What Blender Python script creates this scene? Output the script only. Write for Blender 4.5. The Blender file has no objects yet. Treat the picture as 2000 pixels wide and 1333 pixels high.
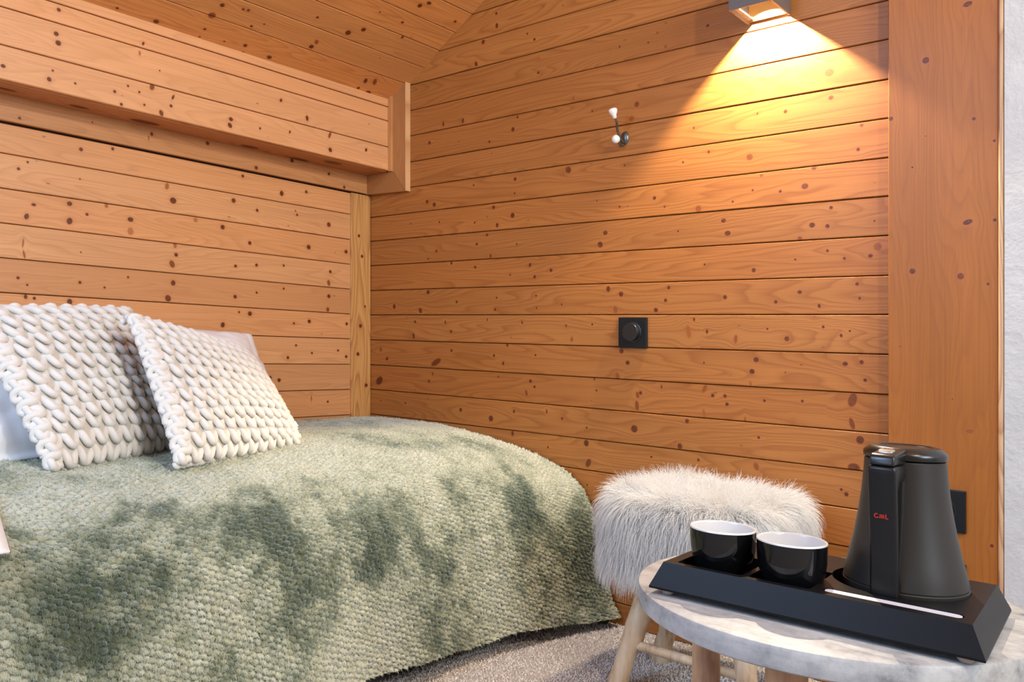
import bpy, bmesh, math, random
import numpy as np
from mathutils import Vector, Matrix
from mathutils.geometry import delaunay_2d_cdt

random.seed(4)
rng = np.random.default_rng(7)
PI = math.pi
SC = bpy.context.scene
COL = SC.collection

# ------------------------------------------------------------------ camera
FPX, CXP, HORIZ, CAMH = 1633.0, 1000.0, 660.0, 0.70
_n = math.hypot(1928, 1633)
XA = np.array([1928, -1633]) / _n           # room X axis in (camera right, camera forward)
YA = np.array([1633, 1928]) / _n
_d0 = 2.70
_r0 = (721.5 - CXP) / FPX * _d0
CAM = np.array([-(XA @ [_r0, _d0]), -(YA @ [_r0, _d0]), CAMH])
RIGHT = np.array([XA[0], YA[0], 0.0])
FWD = np.array([XA[1], YA[1], 0.0])

cd = bpy.data.cameras.new('camera')
cam = bpy.data.objects.new('camera', cd)
COL.objects.link(cam)
cam.location = CAM
cam.rotation_euler = (PI / 2, 0, math.atan2(-FWD[0], FWD[1]))
cd.sensor_width = 36.0
cd.lens = FPX / 2000 * 36.0
cd.shift_y = -(666.5 - HORIZ) / 2000
cd.clip_start = 0.02
SC.camera = cam

# ------------------------------------------------------------------ world, lights, exposure
w = bpy.data.worlds.new('world')
SC.world = w
w.use_nodes = True
w.node_tree.nodes['Background'].inputs['Color'].default_value = (0.80, 0.88, 1.0, 1)
w.node_tree.nodes['Background'].inputs['Strength'].default_value = 1.0


def lamp(name, kind, loc, energy, color, size=0.1, target=None, size_y=None, spread=None):
    ld = bpy.data.lights.new(name, kind)
    ld.energy = energy
    ld.color = color
    if kind == 'AREA':
        ld.size = size
        if size_y:
            ld.shape = 'RECTANGLE'
            ld.size_y = size_y
        if spread:
            ld.spread = spread
    else:
        ld.shadow_soft_size = size
    o = bpy.data.objects.new(name, ld)
    COL.objects.link(o)
    o.location = loc
    if target is not None:
        o.rotation_euler = (Vector(target) - Vector(loc)).to_track_quat('-Z', 'Y').to_euler()
    return o


lamp('ceiling_lamp', 'POINT', (2.80, -1.25, 1.95), 52, (1.0, 0.87, 0.68), 0.032)
lamp('window_daylight', 'AREA', (0.75, -3.98, 1.55), 20, (0.45, 0.68, 1.0), 1.5, (1.0, 0.0, 0.7), 1.3)
lamp('roof_window_daylight', 'AREA', (0.95, -2.55, 1.86), 36, (0.36, 0.62, 1.0), 0.7, (0.95 + .506, -2.55 + .25, 1.86 - .862), 0.9)
lamp('room_daylight', 'AREA', (4.1, -1.15, 1.75), 76, (0.82, 0.92, 1.0), 1.2, (0.0, -0.9, 1.0), 1.4)

SC.view_settings.view_transform = 'Standard'
SC.view_settings.look = 'None'
SC.view_settings.gamma = 1.0
SC.view_settings.use_curve_mapping = False
SC.view_settings.exposure = 0.16
SC.cycles.max_bounces = 8
SC.cycles.diffuse_bounces = 4
SC.cycles.sample_clamp_indirect = 6.0

# ------------------------------------------------------------------ geometry helpers
# The old house is not quite level: floor and walls fall slightly to the right and away from the viewer.
SLA, SLB = -0.017, -0.0276
TILT = (SLA, SLB, 0.0)
TABLE_TILT = (-0.025, -0.042, SLA * 1.7 + SLB * -0.65 - (-0.025 * 1.7 + -0.042 * -0.65))


def slope(P, tilt=TILT):
    P = np.array(P, dtype=float).reshape(-1, 3).copy()
    P[:, 2] += tilt[0] * P[:, 0] + tilt[1] * P[:, 1] + tilt[2]
    return P


def slope1(p, tilt=TILT):
    return slope([p], tilt)[0]


def ray(px, py):
    return RIGHT * (px - CXP) / FPX + FWD + np.array([0, 0, (HORIZ - py) / FPX])


def on_plane(px, py, axis, val):
    """point of the photograph seen on the vertical plane axis = val, in level coordinates"""
    r = ray(px, py)
    t = (val - CAM[axis]) / r[axis]
    p = CAM + t * r
    p[2] -= SLA * p[0] + SLB * p[1]
    return p


def project(P):
    q = np.asarray(P) - CAM
    d = q @ FWD
    return CXP + FPX * (q @ RIGHT) / d, HORIZ - FPX * q[:, 2] / d


def props(o, label=None, cat=None, group=None, kind=None):
    if label:
        o['label'] = label
    if cat:
        o['category'] = cat
    if group:
        o['group'] = group
    if kind:
        o['kind'] = kind
    return o


def thing(name, loc, label, cat, group=None, tilt=TILT):
    o = bpy.data.objects.new(name, None)
    COL.objects.link(o)
    o.empty_display_size = 0.05
    o.location = slope1(loc, tilt)
    return props(o, label, cat, group)


def mesh(name, V, F, mat, parent=None, origin=None, smooth=False, tilt=TILT, attrs=None, sharp=None):
    """one mesh object; V in level room coordinates"""
    V = slope(V, tilt)
    if parent is not None:
        loc = np.array(parent.location)
        # parents of parents
        q = parent.parent
        while q is not None:
            loc = loc + np.array(q.location)
            q = q.parent
        olocal = np.zeros(3)
    else:
        loc = slope1(origin, tilt) if origin is not None else V.mean(0)
        olocal = loc
    me = bpy.data.meshes.new(name)
    Vl = V - loc
    me.from_pydata(Vl.tolist() if len(V) < 20000 else Vl, [], F)
    if smooth:
        me.shade_smooth()
        if sharp:
            me.set_sharp_from_angle(angle=math.radians(sharp))
    if attrs:
        for k, a in attrs.items():
            a = np.asarray(a, dtype=np.float32)
            if a.ndim == 1:
                at = me.attributes.new(k, 'FLOAT', 'POINT')
                at.data.foreach_set('value', a)
            else:
                at = me.attributes.new(k, 'FLOAT_VECTOR', 'POINT')
                at.data.foreach_set('vector', a.ravel())
    o = bpy.data.objects.new(name, me)
    COL.objects.link(o)
    if mat:
        me.materials.append(mat)
    o.parent = parent
    o.location = olocal
    me.update()
    return o


class MB:
    """collects primitives of ONE part"""
    def __init__(self):
        self.V, self.F = [], []

    def add(self, V, F):
        b = len(self.V)
        self.V += [tuple(v) for v in V]
        self.F += [tuple(i + b for i in f) for f in F]
        return self

    def box(self, lo, hi, bev=0.0, R=None, c=None):
        bm = bmesh.new()
        bmesh.ops.create_cube(bm, size=1)
        lo, hi = np.array(lo, float), np.array(hi, float)
        for v in bm.verts:
            v.co = Vector(((v.co[i] + .5) * (hi[i] - lo[i]) + lo[i] for i in range(3)))
        if bev:
            bmesh.ops.bevel(bm, geom=bm.edges[:], offset=bev, segments=2, profile=.6, affect='EDGES')
        return self.bm(bm, R, c)

    def bm(self, bm, R=None, c=None):
        bm.verts.index_update()
        V = np.array([v.co[:] for v in bm.verts])
        if R is not None:
            V = V @ np.asarray(R).T
        if c is not None:
            V = V + np.asarray(c)
        self.add(V, [[v.index for v in f.verts] for f in bm.faces])
        bm.free()
        return self

    def lathe(self, prof, seg=48, c=(0, 0, 0), axis='z', cap0=False, cap1=False):
        V, F = [], []
        n = len(prof)
        for r, z in prof:
            for k in range(seg):
                a = 2 * PI * k / seg
                p = (r * math.cos(a), r * math.sin(a), z)
                if axis == 'y':
                    p = (p[0], -p[2], p[1])
                V.append((p[0] + c[0], p[1] + c[1], p[2] + c[2]))
        for i in range(n - 1):
            for k in range(seg):
                k2 = (k + 1) % seg
                F.append((i * seg + k, i * seg + k2, (i + 1) * seg + k2, (i + 1) * seg + k))
        if cap0:
            F.append(tuple(range(seg - 1, -1, -1)))
        if cap1:
            F.append(tuple((n - 1) * seg + k for k in range(seg)))
        return self.add(V, F)

    def tube(self, P, rad, seg=10, cap=True, squash=1.0):
        P = np.asarray(P, float)
        n = len(P)
        rad = np.broadcast_to(np.asarray(rad, float), (n,))
        T = np.gradient(P, axis=0)
        T /= np.linalg.norm(T, axis=1)[:, None] + 1e-12
        up = np.array([0, 0, 1.0]) if abs(T[0][2]) < .9 else np.array([1.0, 0, 0])
        V, F = [], []
        N = np.cross(T[0], up)
        N /= np.linalg.norm(N)
        for i in range(n):
            N = N - T[i] * (N @ T[i])
            N /= np.linalg.norm(N) + 1e-12
            B = np.cross(T[i], N)
            for k in range(seg):
                a = 2 * PI * k / seg
                V.append(P[i] + rad[i] * (N * math.cos(a) + B * math.sin(a) * squash))
        for i in range(n - 1):
            for k in range(seg):
                k2 = (k + 1) % seg
                F.append((i * seg + k, i * seg + k2, (i + 1) * seg + k2, (i + 1) * seg + k))
        if cap:
            F.append(tuple(range(seg - 1, -1, -1)))
            F.append(tuple((n - 1) * seg + k for k in range(seg)))
        return self.add(V, F)

    def build(self, name, mat, parent=None, **k):
        return mesh(name, np.array(self.V), self.F, mat, parent, **k)


def fbm2(x, y, cell, seed, octaves=3):
    """smooth value noise evaluated with numpy, range about -1..1"""
    r = np.random.default_rng(seed)
    out = np.zeros_like(x, dtype=float)
    amp = 1.0
    tot = 0
    for o in range(octaves):
        G = r.uniform(-1, 1, (256, 256))
        u, v = x / cell + 40.3, y / cell + 80.7
        i, j = np.floor(u).astype(int), np.floor(v).astype(int)
        fu, fv = u - i, v - j
        fu, fv = fu * fu * (3 - 2 * fu), fv * fv * (3 - 2 * fv)
        g = lambda a, b: G[a % 256, b % 256]
        out += amp * ((g(i, j) * (1 - fu) + g(i + 1, j) * fu) * (1 - fv) + (g(i, j + 1) * (1 - fu) + g(i + 1, j + 1) * fu) * fv)
        tot += amp
        amp *= .5
        cell *= .5
    return out / tot * 1.6


# ------------------------------------------------------------------ materials
class NT:
    def __init__(self, name):
        self.m = bpy.data.materials.new(name)
        self.m.use_nodes = True
        self.t = self.m.node_tree
        self.b = self.t.nodes['Principled BSDF']

    def n(self, typ, **k):
        nd = self.t.nodes.new(typ)
        for a, v in k.items():
            setattr(nd, a, v)
        return nd

    def link(self, a, b):
        self.t.links.new(a, b)

    def put(self, sock, v):
        if hasattr(v, 'is_output') or isinstance(v, bpy.types.NodeSocket):
            self.t.links.new(v, sock)
        else:
            sock.default_value = v

    def math(self, op, a, b=0.0, c=0.0, clamp=False):
        nd = self.n('ShaderNodeMath', operation=op, use_clamp=clamp)
        self.put(nd.inputs[0], a)
        self.put(nd.inputs[1], b)
        if op in ('MULTIPLY_ADD', 'SMOOTH_MIN', 'WRAP', 'COMPARE'):
            self.put(nd.inputs[2], c)
        return nd.outputs[0]

    def noise(self, vec, scale, detail=3.0, rough=.5, dim='3D'):
        nd = self.n('ShaderNodeTexNoise', noise_dimensions=dim)
        if vec is not None:
            self.link(vec, nd.inputs['Vector'])
        nd.inputs['Scale'].default_value = scale
        nd.inputs['Detail'].default_value = detail
        nd.inputs['Roughness'].default_value = rough
        return nd.outputs['Fac']

    def ramp(self, fac, stops):
        nd = self.n('ShaderNodeValToRGB')
        self.put(nd.inputs[0], fac)
        el = nd.color_ramp.elements
        while len(el) < len(stops):
            el.new(.5)
        for e, (p, c) in zip(el, stops):
            e.position = p
            e.color = (*c, 1) if len(c) == 3 else c
        return nd.outputs[0]

    def mix(self, fac, a, b, mode='MIX'):
        nd = self.n('ShaderNodeMix', data_type='RGBA', blend_type=mode)
        self.put(nd.inputs['Factor'], fac)
        for s, v in ((nd.inputs['A'], a), (nd.inputs['B'], b)):
            if isinstance(v, tuple) and len(v) == 3:
                v = (*v, 1)
            self.put(s, v)
        return nd.outputs['Result']

    def range(self, v, a, b, c=0.0, d=1.0, smooth=False):
        nd = self.n('ShaderNodeMapRange', clamp=True)
        if smooth:
            nd.interpolation_type = 'SMOOTHSTEP'
        self.put(nd.inputs[0], v)
        for i, x in enumerate((a, b, c, d)):
            self.put(nd.inputs[i + 1], x)
        return nd.outputs[0]

    def bump(self, h, strength, dist=.001):
        nd = self.n('ShaderNodeBump')
        nd.inputs['Strength'].default_value = strength
        nd.inputs['Distance'].default_value = dist
        self.link(h, nd.inputs['Height'])
        self.link(nd.outputs[0], self.b.inputs['Normal'])

    def attr(self, name):
        return self.n('ShaderNodeAttribute', attribute_name=name)

    def set(self, **k):
        for a, v in k.items():
            self.put(self.b.inputs[a.replace('_', ' ')], (*v, 1) if isinstance(v, tuple) and len(v) == 3 else v)
        return self


def plain(name, col, rough=.5, **k):
    t = NT(name)
    t.set(Base_Color=col, Roughness=rough, **k)
    return t.m


# node group: one knot.  in: position, centre (s,t), radius, stretch, lean, strength  -> adds to mask / halo / bend
def knot_group():
    g = bpy.data.node_groups.new('knot', 'ShaderNodeTree')
    for nm, ty in (('Pos', 'NodeSocketVector'), ('Centre', 'NodeSocketVector'), ('Size', 'NodeSocketVector'), ('Lean', 'NodeSocketFloat'),
                   ('Strength', 'NodeSocketFloat'), ('Mask', 'NodeSocketFloat'), ('Halo', 'NodeSocketFloat'), ('Bend', 'NodeSocketFloat')):
        g.interface.new_socket(nm, in_out='INPUT', socket_type=ty)
    for nm in ('Mask', 'Halo', 'Bend'):
        g.interface.new_socket(nm, in_out='OUTPUT', socket_type='NodeSocketFloat')
    N, L = g.nodes, g.links
    gi, go = N.new('NodeGroupInput'), N.new('NodeGroupOutput')

    def mth(op, a, b=None):
        nd = N.new('ShaderNodeMath')
        nd.operation = op
        for s, v in zip(nd.inputs, (a, b)):
            if v is None:
                continue
            if isinstance(v, (int, float)):
                s.default_value = v
            else:
                L.new(v, s)
        return nd.outputs[0]
    sub = N.new('ShaderNodeVectorMath')
    sub.operation = 'SUBTRACT'
    L.new(gi.outputs['Pos'], sub.inputs[0])
    L.new(gi.outputs['Centre'], sub.inputs[1])
    rot = N.new('ShaderNodeVectorRotate')
    rot.rotation_type = 'Z_AXIS'
    L.new(sub.outputs[0], rot.inputs['Vector'])
    L.new(gi.outputs['Lean'], rot.inputs['Angle'])
    div = N.new('ShaderNodeVectorMath')
    div.operation = 'DIVIDE'
    L.new(rot.outputs[0], div.inputs[0])
    L.new(gi.outputs['Size'], div.inputs[1])
    ln = N.new('ShaderNodeVectorMath')
    ln.operation = 'LENGTH'
    L.new(div.outputs[0], ln.inputs[0])
    d = ln.outputs['Value']
    mr = N.new('ShaderNodeMapRange')
    mr.interpolation_type = 'SMOOTHSTEP'
    mr.inputs[1].default_value = 1.12
    mr.inputs[2].default_value = .70
    L.new(d, mr.inputs[0])
    m = mth('MULTIPLY', mr.outputs[0], gi.outputs['Strength'])
    L.new(mth('MAXIMUM', m, gi.outputs['Mask']), go.inputs['Mask'])
    h = mth('MULTIPLY', mth('POWER', 2.718, mth('MULTIPLY', mth('MULTIPLY', d, d), -.50)), gi.outputs['Strength'])
    L.new(mth('MAXIMUM', h, gi.outputs['Halo']), go.inputs['Halo'])
    sep = N.new('ShaderNodeSeparateXYZ')
    L.new(sub.outputs[0], sep.inputs[0])
    # grain flows round the knot
    fl = N.new('ShaderNodeVectorMath')
    fl.operation = 'DIVIDE'
    L.new(sub.outputs[0], fl.inputs[0])
    sc = N.new('ShaderNodeVectorMath')
    sc.operation = 'MULTIPLY'
    L.new(gi.outputs['Size'], sc.inputs[0])
    sc.inputs[1].default_value = (4.5, 2.6, 1)
    L.new(sc.outputs[0], fl.inputs[1])
    l2 = N.new('ShaderNodeVectorMath')
    l2.operation = 'DOT_PRODUCT'
    L.new(fl.outputs[0], l2.inputs[0])
    L.new(fl.outputs[0], l2.inputs[1])
    e = mth('POWER', 2.718, mth('MULTIPLY', l2.outputs['Value'], -1.0))
    L.new(mth('SUBTRACT', gi.outputs['Bend'], mth('MULTIPLY', mth('MULTIPLY', sep.outputs[1], e), .85)), go.inputs['Bend'])
    return g


KNOT = knot_group()
WOODCOUNT = [0]


def wood(knots=(), tint=(0.60, 0.262, 0.098), dark=(0.43, 0.148, 0.042), rough=.42, seed=0.0, small=1.0, grainy=1.0):
    WOODCOUNT[0] += 1
    t = NT('spruce_board_%02d' % WOODCOUNT[0])
    pos = t.attr('grain').outputs['Vector']
    mask, halo, bend = 0.0, 0.0, 0.0
    for (s, tt, r, asp, lean, st) in knots:
        k = t.n('ShaderNodeGroup')
        k.node_tree = KNOT
        t.link(pos, k.inputs['Pos'])
        k.inputs['Centre'].default_value = (s, tt, 0)
        k.inputs['Size'].default_value = (r * asp, r, 1)
        k.inputs['Lean'].default_value = lean
        k.inputs['Strength'].default_value = st
        t.put(k.inputs['Mask'], mask)
        t.put(k.inputs['Halo'], halo)
        t.put(k.inputs['Bend'], bend)
        mask, halo, bend = k.outputs['Mask'], k.outputs['Halo'], k.outputs['Bend']
    sep = t.n('ShaderNodeSeparateXYZ')
    t.link(pos, sep.inputs[0])
    s, tt = sep.outputs[0], sep.outputs[1]
    tb = t.math('ADD', tt, bend)
    cmb = t.n('ShaderNodeCombineXYZ')
    t.put(cmb.inputs[0], t.math('MULTIPLY', s, 0.9))
    t.put(cmb.inputs[1], t.math('MULTIPLY', tb, 9.0))
    cmb.inputs[2].default_value = seed * 7.31
    big = t.noise(cmb.outputs[0], 1.0, 2.0, .45)
    # growth rings: a cut through a slowly waving stack of layers
    ph = t.math('ADD', t.math('MULTIPLY', tb, 34.0), t.math('MULTIPLY', big, 15.0))
    fr = t.math('FRACT', t.math('MULTIPLY', ph, 2.0))
    ring = t.math('MULTIPLY', t.range(fr, 0.0, 0.78, 0.0, 1.0), t.range(fr, 1.0, 0.80, 0.0, 1.0))
    ring = t.math('POWER', ring, 2.2)
    cmb2 = t.n('ShaderNodeCombineXYZ')
    t.put(cmb2.inputs[0], t.math('MULTIPLY', s, 2.6))
    t.put(cmb2.inputs[1], t.math('MULTIPLY', tb, 330.0))
    cmb2.inputs[2].default_value = seed * 3.7
    fine = t.noise(cmb2.outputs[0], 1.0, 3.0, .6)
    cmb3 = t.n('ShaderNodeCombineXYZ')
    t.put(cmb3.inputs[0], t.math('MULTIPLY', s, 1.6))
    t.put(cmb3.inputs[1], t.math('MULTIPLY', tt, 12.0))
    cmb3.inputs[2].default_value = seed * 1.9 + 3
    blotch = t.noise(cmb3.outputs[0], 1.0, 3.0, .5)
    base = t.mix(t.range(blotch, .32, .68), tuple(c * .93 for c in tint), tuple(min(1, c * 1.06) for c in tint))
    col = t.mix(t.math('MULTIPLY', ring, .50 * grainy), base, dark)
    col = t.mix(t.math('MULTIPLY', t.range(fine, .42, .75), .38), col, dark)
    # tiny pin knots
    cmb4 = t.n('ShaderNodeCombineXYZ')
    t.put(cmb4.inputs[0], t.math('MULTIPLY', s, 11.0))
    t.put(cmb4.inputs[1], t.math('MULTIPLY', tt, 22.0))
    cmb4.inputs[2].default_value = seed * 5.1
    vor = t.n('ShaderNodeTexVoronoi')
    vor.inputs['Scale'].default_value = 1.0
    t.link(cmb4.outputs[0], vor.inputs['Vector'])
    pin = t.math('MULTIPLY', t.range(vor.outputs['Distance'], .060, .025), .65 * small)
    col = t.mix(pin, col, (0.20, 0.06, 0.018))
    if knots:
        col = t.mix(t.math('MULTIPLY', halo, .50), col, (0.42, 0.125, 0.030))
        cmb5 = t.n('ShaderNodeCombineXYZ')
        t.put(cmb5.inputs[0], t.math('MULTIPLY', s, 260.0))
        t.put(cmb5.inputs[1], t.math('MULTIPLY', tt, 260.0))
        rag = t.noise(cmb5.outputs[0], 1.0, 2.0, .6)
        core = t.mix(t.range(rag, .3, .7), (0.060, 0.014, 0.004), (0.185, 0.050, 0.013))
        streak = t.mix(t.range(mask, .45, .85), (0.36, 0.105, 0.022), core)
        col = t.mix(t.range(mask, 0.0, .55), col, streak)
    t.set(Base_Color=col, Roughness=rough)
    t.b.inputs['Specular IOR Level'].default_value = .35
    t.bump(t.math('ADD', t.math('MULTIPLY', ring, -.5), fine), .12, .0008)
    return t.m


# ------------------------------------------------------------------ knots seen in the photograph, kept per surface
# (pixel x, pixel y, pixel half height, stretch along board, lean, strength)
K_BACK = [(1002,253,6),(1011,229,4),(839,279,5),(956,277,4),(1244,204,8,1,0,.75),(1234,232,7,1.2,0,.6),(1157,217,3),(1110,332,9,1.1,.6,.8),(1006,350,5),
 (925,362,3),(1005,378,3),(964,405,5),(1001,421,7),(971,440,6,.8),(927,435,3),(858,434,3),(802,437,2),(848,400,6),(834,394,5),(951,459,4),(931,477,4),
 (1009,477,3),(958,500,5,.7),(852,491,4),(836,506,3),(1182,455,6,1.2),(1172,478,8,1.1,.5),(1324,452,3),(1364,408,9,1,0,.6),(1278,387,5),(1298,404,3),
 (1210,404,3),(1166,393,2),(1384,297,4),(1334,317,3),(1220,323,3),(944,82,6),(930,125,7,.7,-.5),(970,50,7,.7),(969,26,4),(1030,66,3),(1044,77,4),
 (1051,142,4),(1052,115,7,.6,0,.4),(866,242,7,.5),(904,236,7,.6),(1120,192,6,.5,0,.6),(1382,50,4,1.3),(1284,64,4,1.2,0,.6),(1210,91,3),(1266,83,3),
 (1300,91,5,1,0,.6),(1035,518,6,.7,.4),(1076,528,5),(882,514,4,.8),(1620,142,11,1.2,0,.65),(1491,154,6,1,0,.6),(1623,191,6,1.2,0,.8),(1534,218,5),(1479,222,3),
 (1355,250,3),(1464,307,9,1.1,0,.7),(1334,317,3),(1676,292,5),(1683,245,5,1,0,.7),(1590,328,6,1.2,0,.7),(1487,343,4,1.3,0,.6),(1572,364,8,1.2,0,.75),
 (1524,374,4),(1470,372,3),(1431,394,3),(1623,406,5),(1586,440,7,1.2),(1616,442,6),(1562,466,6,1.2,0,.7),(1413,431,6,1.2),(1421,456,7,1.3),
 (1708,432,3),(1714,482,11,1,.6,.6),(1700,500,5,1.3),(1616,490,4),(1649,505,4),(1472,528,6),(1376,517,3),(1553,507,3),
 (1306,562,5,1,.5),(1300,587,5),(1281,606,6,1.1,.4),(1416,581,6),(1515,590,5),(1562,571,5,1.3),(1600,598,6,.7,-.3),(1674,555,5),(1679,583,4),
 (1188,565,8,.8,0,.85),(1213,575,7),(1202,605,10,.7,-.2,.6),(836,571,6),(770,599,7,.8),(821,607,8,.7,-.5),(892,590,4),(970,582,3),(967,605,4),(1047,578,3),
 (1048,602,3),(1097,595,4,.6,-.5),(996,537,3),(1044,541,5,.9),(928,522,4),(881,515,3),(811,629,4),(808,657,8,.5,-.3),(870,630,5,.5),(881,648,4),(952,625,4,.5),
 (1020,630,5,.5,-.4),(1106,637,4,.6),(1157,634,3),(1117,663,7,.6,.2,.6),(1356,624,5,.6),(1345,648,18,.4,-.15,.5),(1381,648,6,.6),(1437,663,12,.45,.1,.6),
 (1499,643,3),(1537,662,7,1,0,.8),(1608,639,4),(1643,656,5,.8,-.4),(1660,647,3),(1590,618,5,.6,0,.5),
 (744,683,6,1,0,.6),(756,701,5),(882,685,4),(852,708,8,2.6,-.45,.8),(965,695,4),(983,710,5,.8),(991,675,4),(1046,694,3),(1214,686,7),(1206,735,10,.7,-.4,.6),
 (1226,709,6,1.1),(1375,709,3),(1477,703,7,1.1),(1469,726,7,1.1),(1565,713,2),(1534,728,2),(1651,711,6,1.2),(1683,708,6),(1690,743,5),(1466,750,7,.6,-.3,.5),
 (741,744,10,1.5,-.6,.9),(845,731,5,.5),(838,745,4),(973,736,3),(1036,745,5),(1044,756,4),(1028,768,9,.5,-.2,.7),(1161,741,4,.6),(1165,763,3),(1251,768,5),
 (1245,772,9,.6,-.2,.7),(1244,793,14,.45,-.1,.7),(1292,756,5,.5),(1376,760,13,.45,.5,.6),(1392,773,5),(1416,774,5),(1420,790,5),(1493,783,4),(1567,784,4),(1665,782,20,.6,.3,.75),(1664,828,17,.4,-.3,.75),
 (1375,808,12,.35,-.2,.5),(1455,820,8,.3,.1,.6),(1550,826,7,.3,.1,.5),
 (744,783,2),(792,788,3),(900,801,5),(959,818,8),(1004,804,5,.7),(1068,804,6,.4),(1098,818,4),(1146,836,3),(1239,838,10,1.05),(1342,823,6),(1328,872,8,.9),(1482,855,4),
 (1680,860,11,.95),(1668,914,12,1.4,0,.8),(1001,847,7,.7),(1145,866,9,.9),(1149,905,13,.6,.5,.8),(1272,893,3),(1364,899,4),(1321,922,4),(1477,912,11,.7,-.4,.6),
 (1070,874,3),(1147,948,3),(1643,957,4),(1653,966,6),(1388,922,5),(1477,938,8,.8,0,.6)]
K_LEFT = [(158,292,5),(220,291,4),(36,330,4),(54,317,3),(156,350,2),(338,392,8,1.1),(326,364,9,.6,.2,.5),(474,344,4),(550,378,7,.8),(598,375,4),(456,392,6),(502,411,4),
 (642,439,6,1,0,.8),(580,420,3),(136,398,6,1.1),(136,432,9,.8,.3),(66,400,4,1.5),(52,423,8,.7,.3),(255,429,6,1.3),(208,402,6,.8,0,.5),(170,419,4),(435,444,6),(382,430,6,1,0,.4),
 (488,475,5),(603,483,6),(676,492,5),(344,498,5),(336,516,10,.7,-.4,.7),(158,493,2),(460,520,4),(501,518,4),(554,519,3),(645,531,4),(642,553,8,.6,-.2,.6),(342,479,8,.6,0,.5),
 (35,543,4),(53,557,3),(156,552,4),(204,562,3),(250,542,3),(338,553,7,.9),(328,583,9,.9,-.4,.8),(459,580,5),(501,572,3),(554,564,3),(642,579,5),(640,605,6,.8,0,.7),
 (50,580,6,.7),(67,583,4),(136,590,8,.8),(68,611,5,1.4),(488,613,6),(435,635,7,.8,.3),(604,628,5),(677,633,4),(467,610,3),(574,632,3),
 (578,675,3),(562,699,4),(609,690,3),(660,685,3),(676,697,4),(545,743,5),(528,738,4),(538,786,3),(640,785,3),(608,778,9,.2,0,.5),(45,475,12,.2,.1,.5),(47,497,11,.25,-.2,.55),(577,412,2),(255,452,10,.8,0,.4)]
K_BEAM = [(115,19,5),(110,66,6,1,.4),(114,84,7),(280,85,5,.6,.4),(273,104,6,.5,0,.5),(312,138,2),(6,129,5,1.2),(96,155,6,.9,-.3),(103,138,3),(147,163,3),(224,179,4),(297,170,9,.7,.3,.7),
 (338,190,7,.4,.4),(334,207,4),(315,221,8,.7,-.3,.8),(282,205,3),(451,233,5,1.2),(449,245,7,.8,-.6),(549,196,5,.7,.5),(600,231,7,.6,-.1),(644,264,9,.4,.4,.7),(645,293,6,.9,-.4),(715,293,5,.7,.4),(508,251,3),(566,258,4,.6,.5),(250,168,3),(272,180,3),(237,204,4)]
K_CEIL = [(434,10,5),(414,30,8,1,-.5,.7),(305,42,5,1.2),(252,37,3),(229,16,3),(214,20,2),(429,92,4),(526,112,4,1.3),(474,103,3),(479,89,4),(400,57,3),(491,51,3),(475,18,3),(485,20,3),(710,58,5),(680,64,6),(620,34,3),(618,82,6,.7,-.5,.6),
 (608,91,5,1,-.4),(718,182,6),(714,158,6,.6,-.4),(732,160,8,.5,-.5,.7),(820,11,5),(838,6,4,1.4),(889,42,3),(742,24,2),(786,44,3),(786,73,3),(438,81,2),(700,172,3),(390,72,2),(516,47,2)]
K_SOFFIT = [(26,173,4,2),(8,185,3,2.5),(160,194,3,2),(155,216,3,2),(284,242,4,2.4),(488,284,3,2),(585,306,3,2),(650,310,3,2)]
K_FRIEZE = [(38,231,4),(296,262,5,.8),(500,328,5),(672,366,4),(405,280,5),(570,314,5),(642,340,4),(290,270,6,.4,0,.5),(180,239,2)]
K_POST = [(1808,118,9,1),(1890,8,12,.6,.2),(1740,232,6),(1902,232,5),(1942,275,4),(1782,327,3),(1808,266,2),(1890,434,13,.55,.3,.85),(1943,430,5),(1782,530,8,1,0,.9),(1876,540,9,1,0,.8),(1930,555,4),(1758,677,2),(1894,843,11,.55,.1,.6),(1954,684,3),(1937,1067,5),(1860,780,2)]
K_CPOST = [(701,461,4),(707,501,4),(713,599,3),(704,637,5),(699,692,5),(715,753,5)]


WOOD_TINT = (0.44, 0.169, 0.041)
WOOD_DARK = (0.255, 0.072, 0.013)


def surf_knots(lst, fn):
    """pixel list -> knots on a real surface: (point, half height in m, stretch, lean, strength)"""
    out = []
    for k in lst:
        k = tuple(k) + (1.0, 0.0, .92)[len(k) - 3:] if len(k) < 6 else k
        px, py, r, asp, lean, st = k
        p = fn(px, py)
        q = fn(px, py + 1)
        out.append((p, r * np.linalg.norm(np.array(q) - np.array(p)) * .80, asp, lean, st))
    return out


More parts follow.
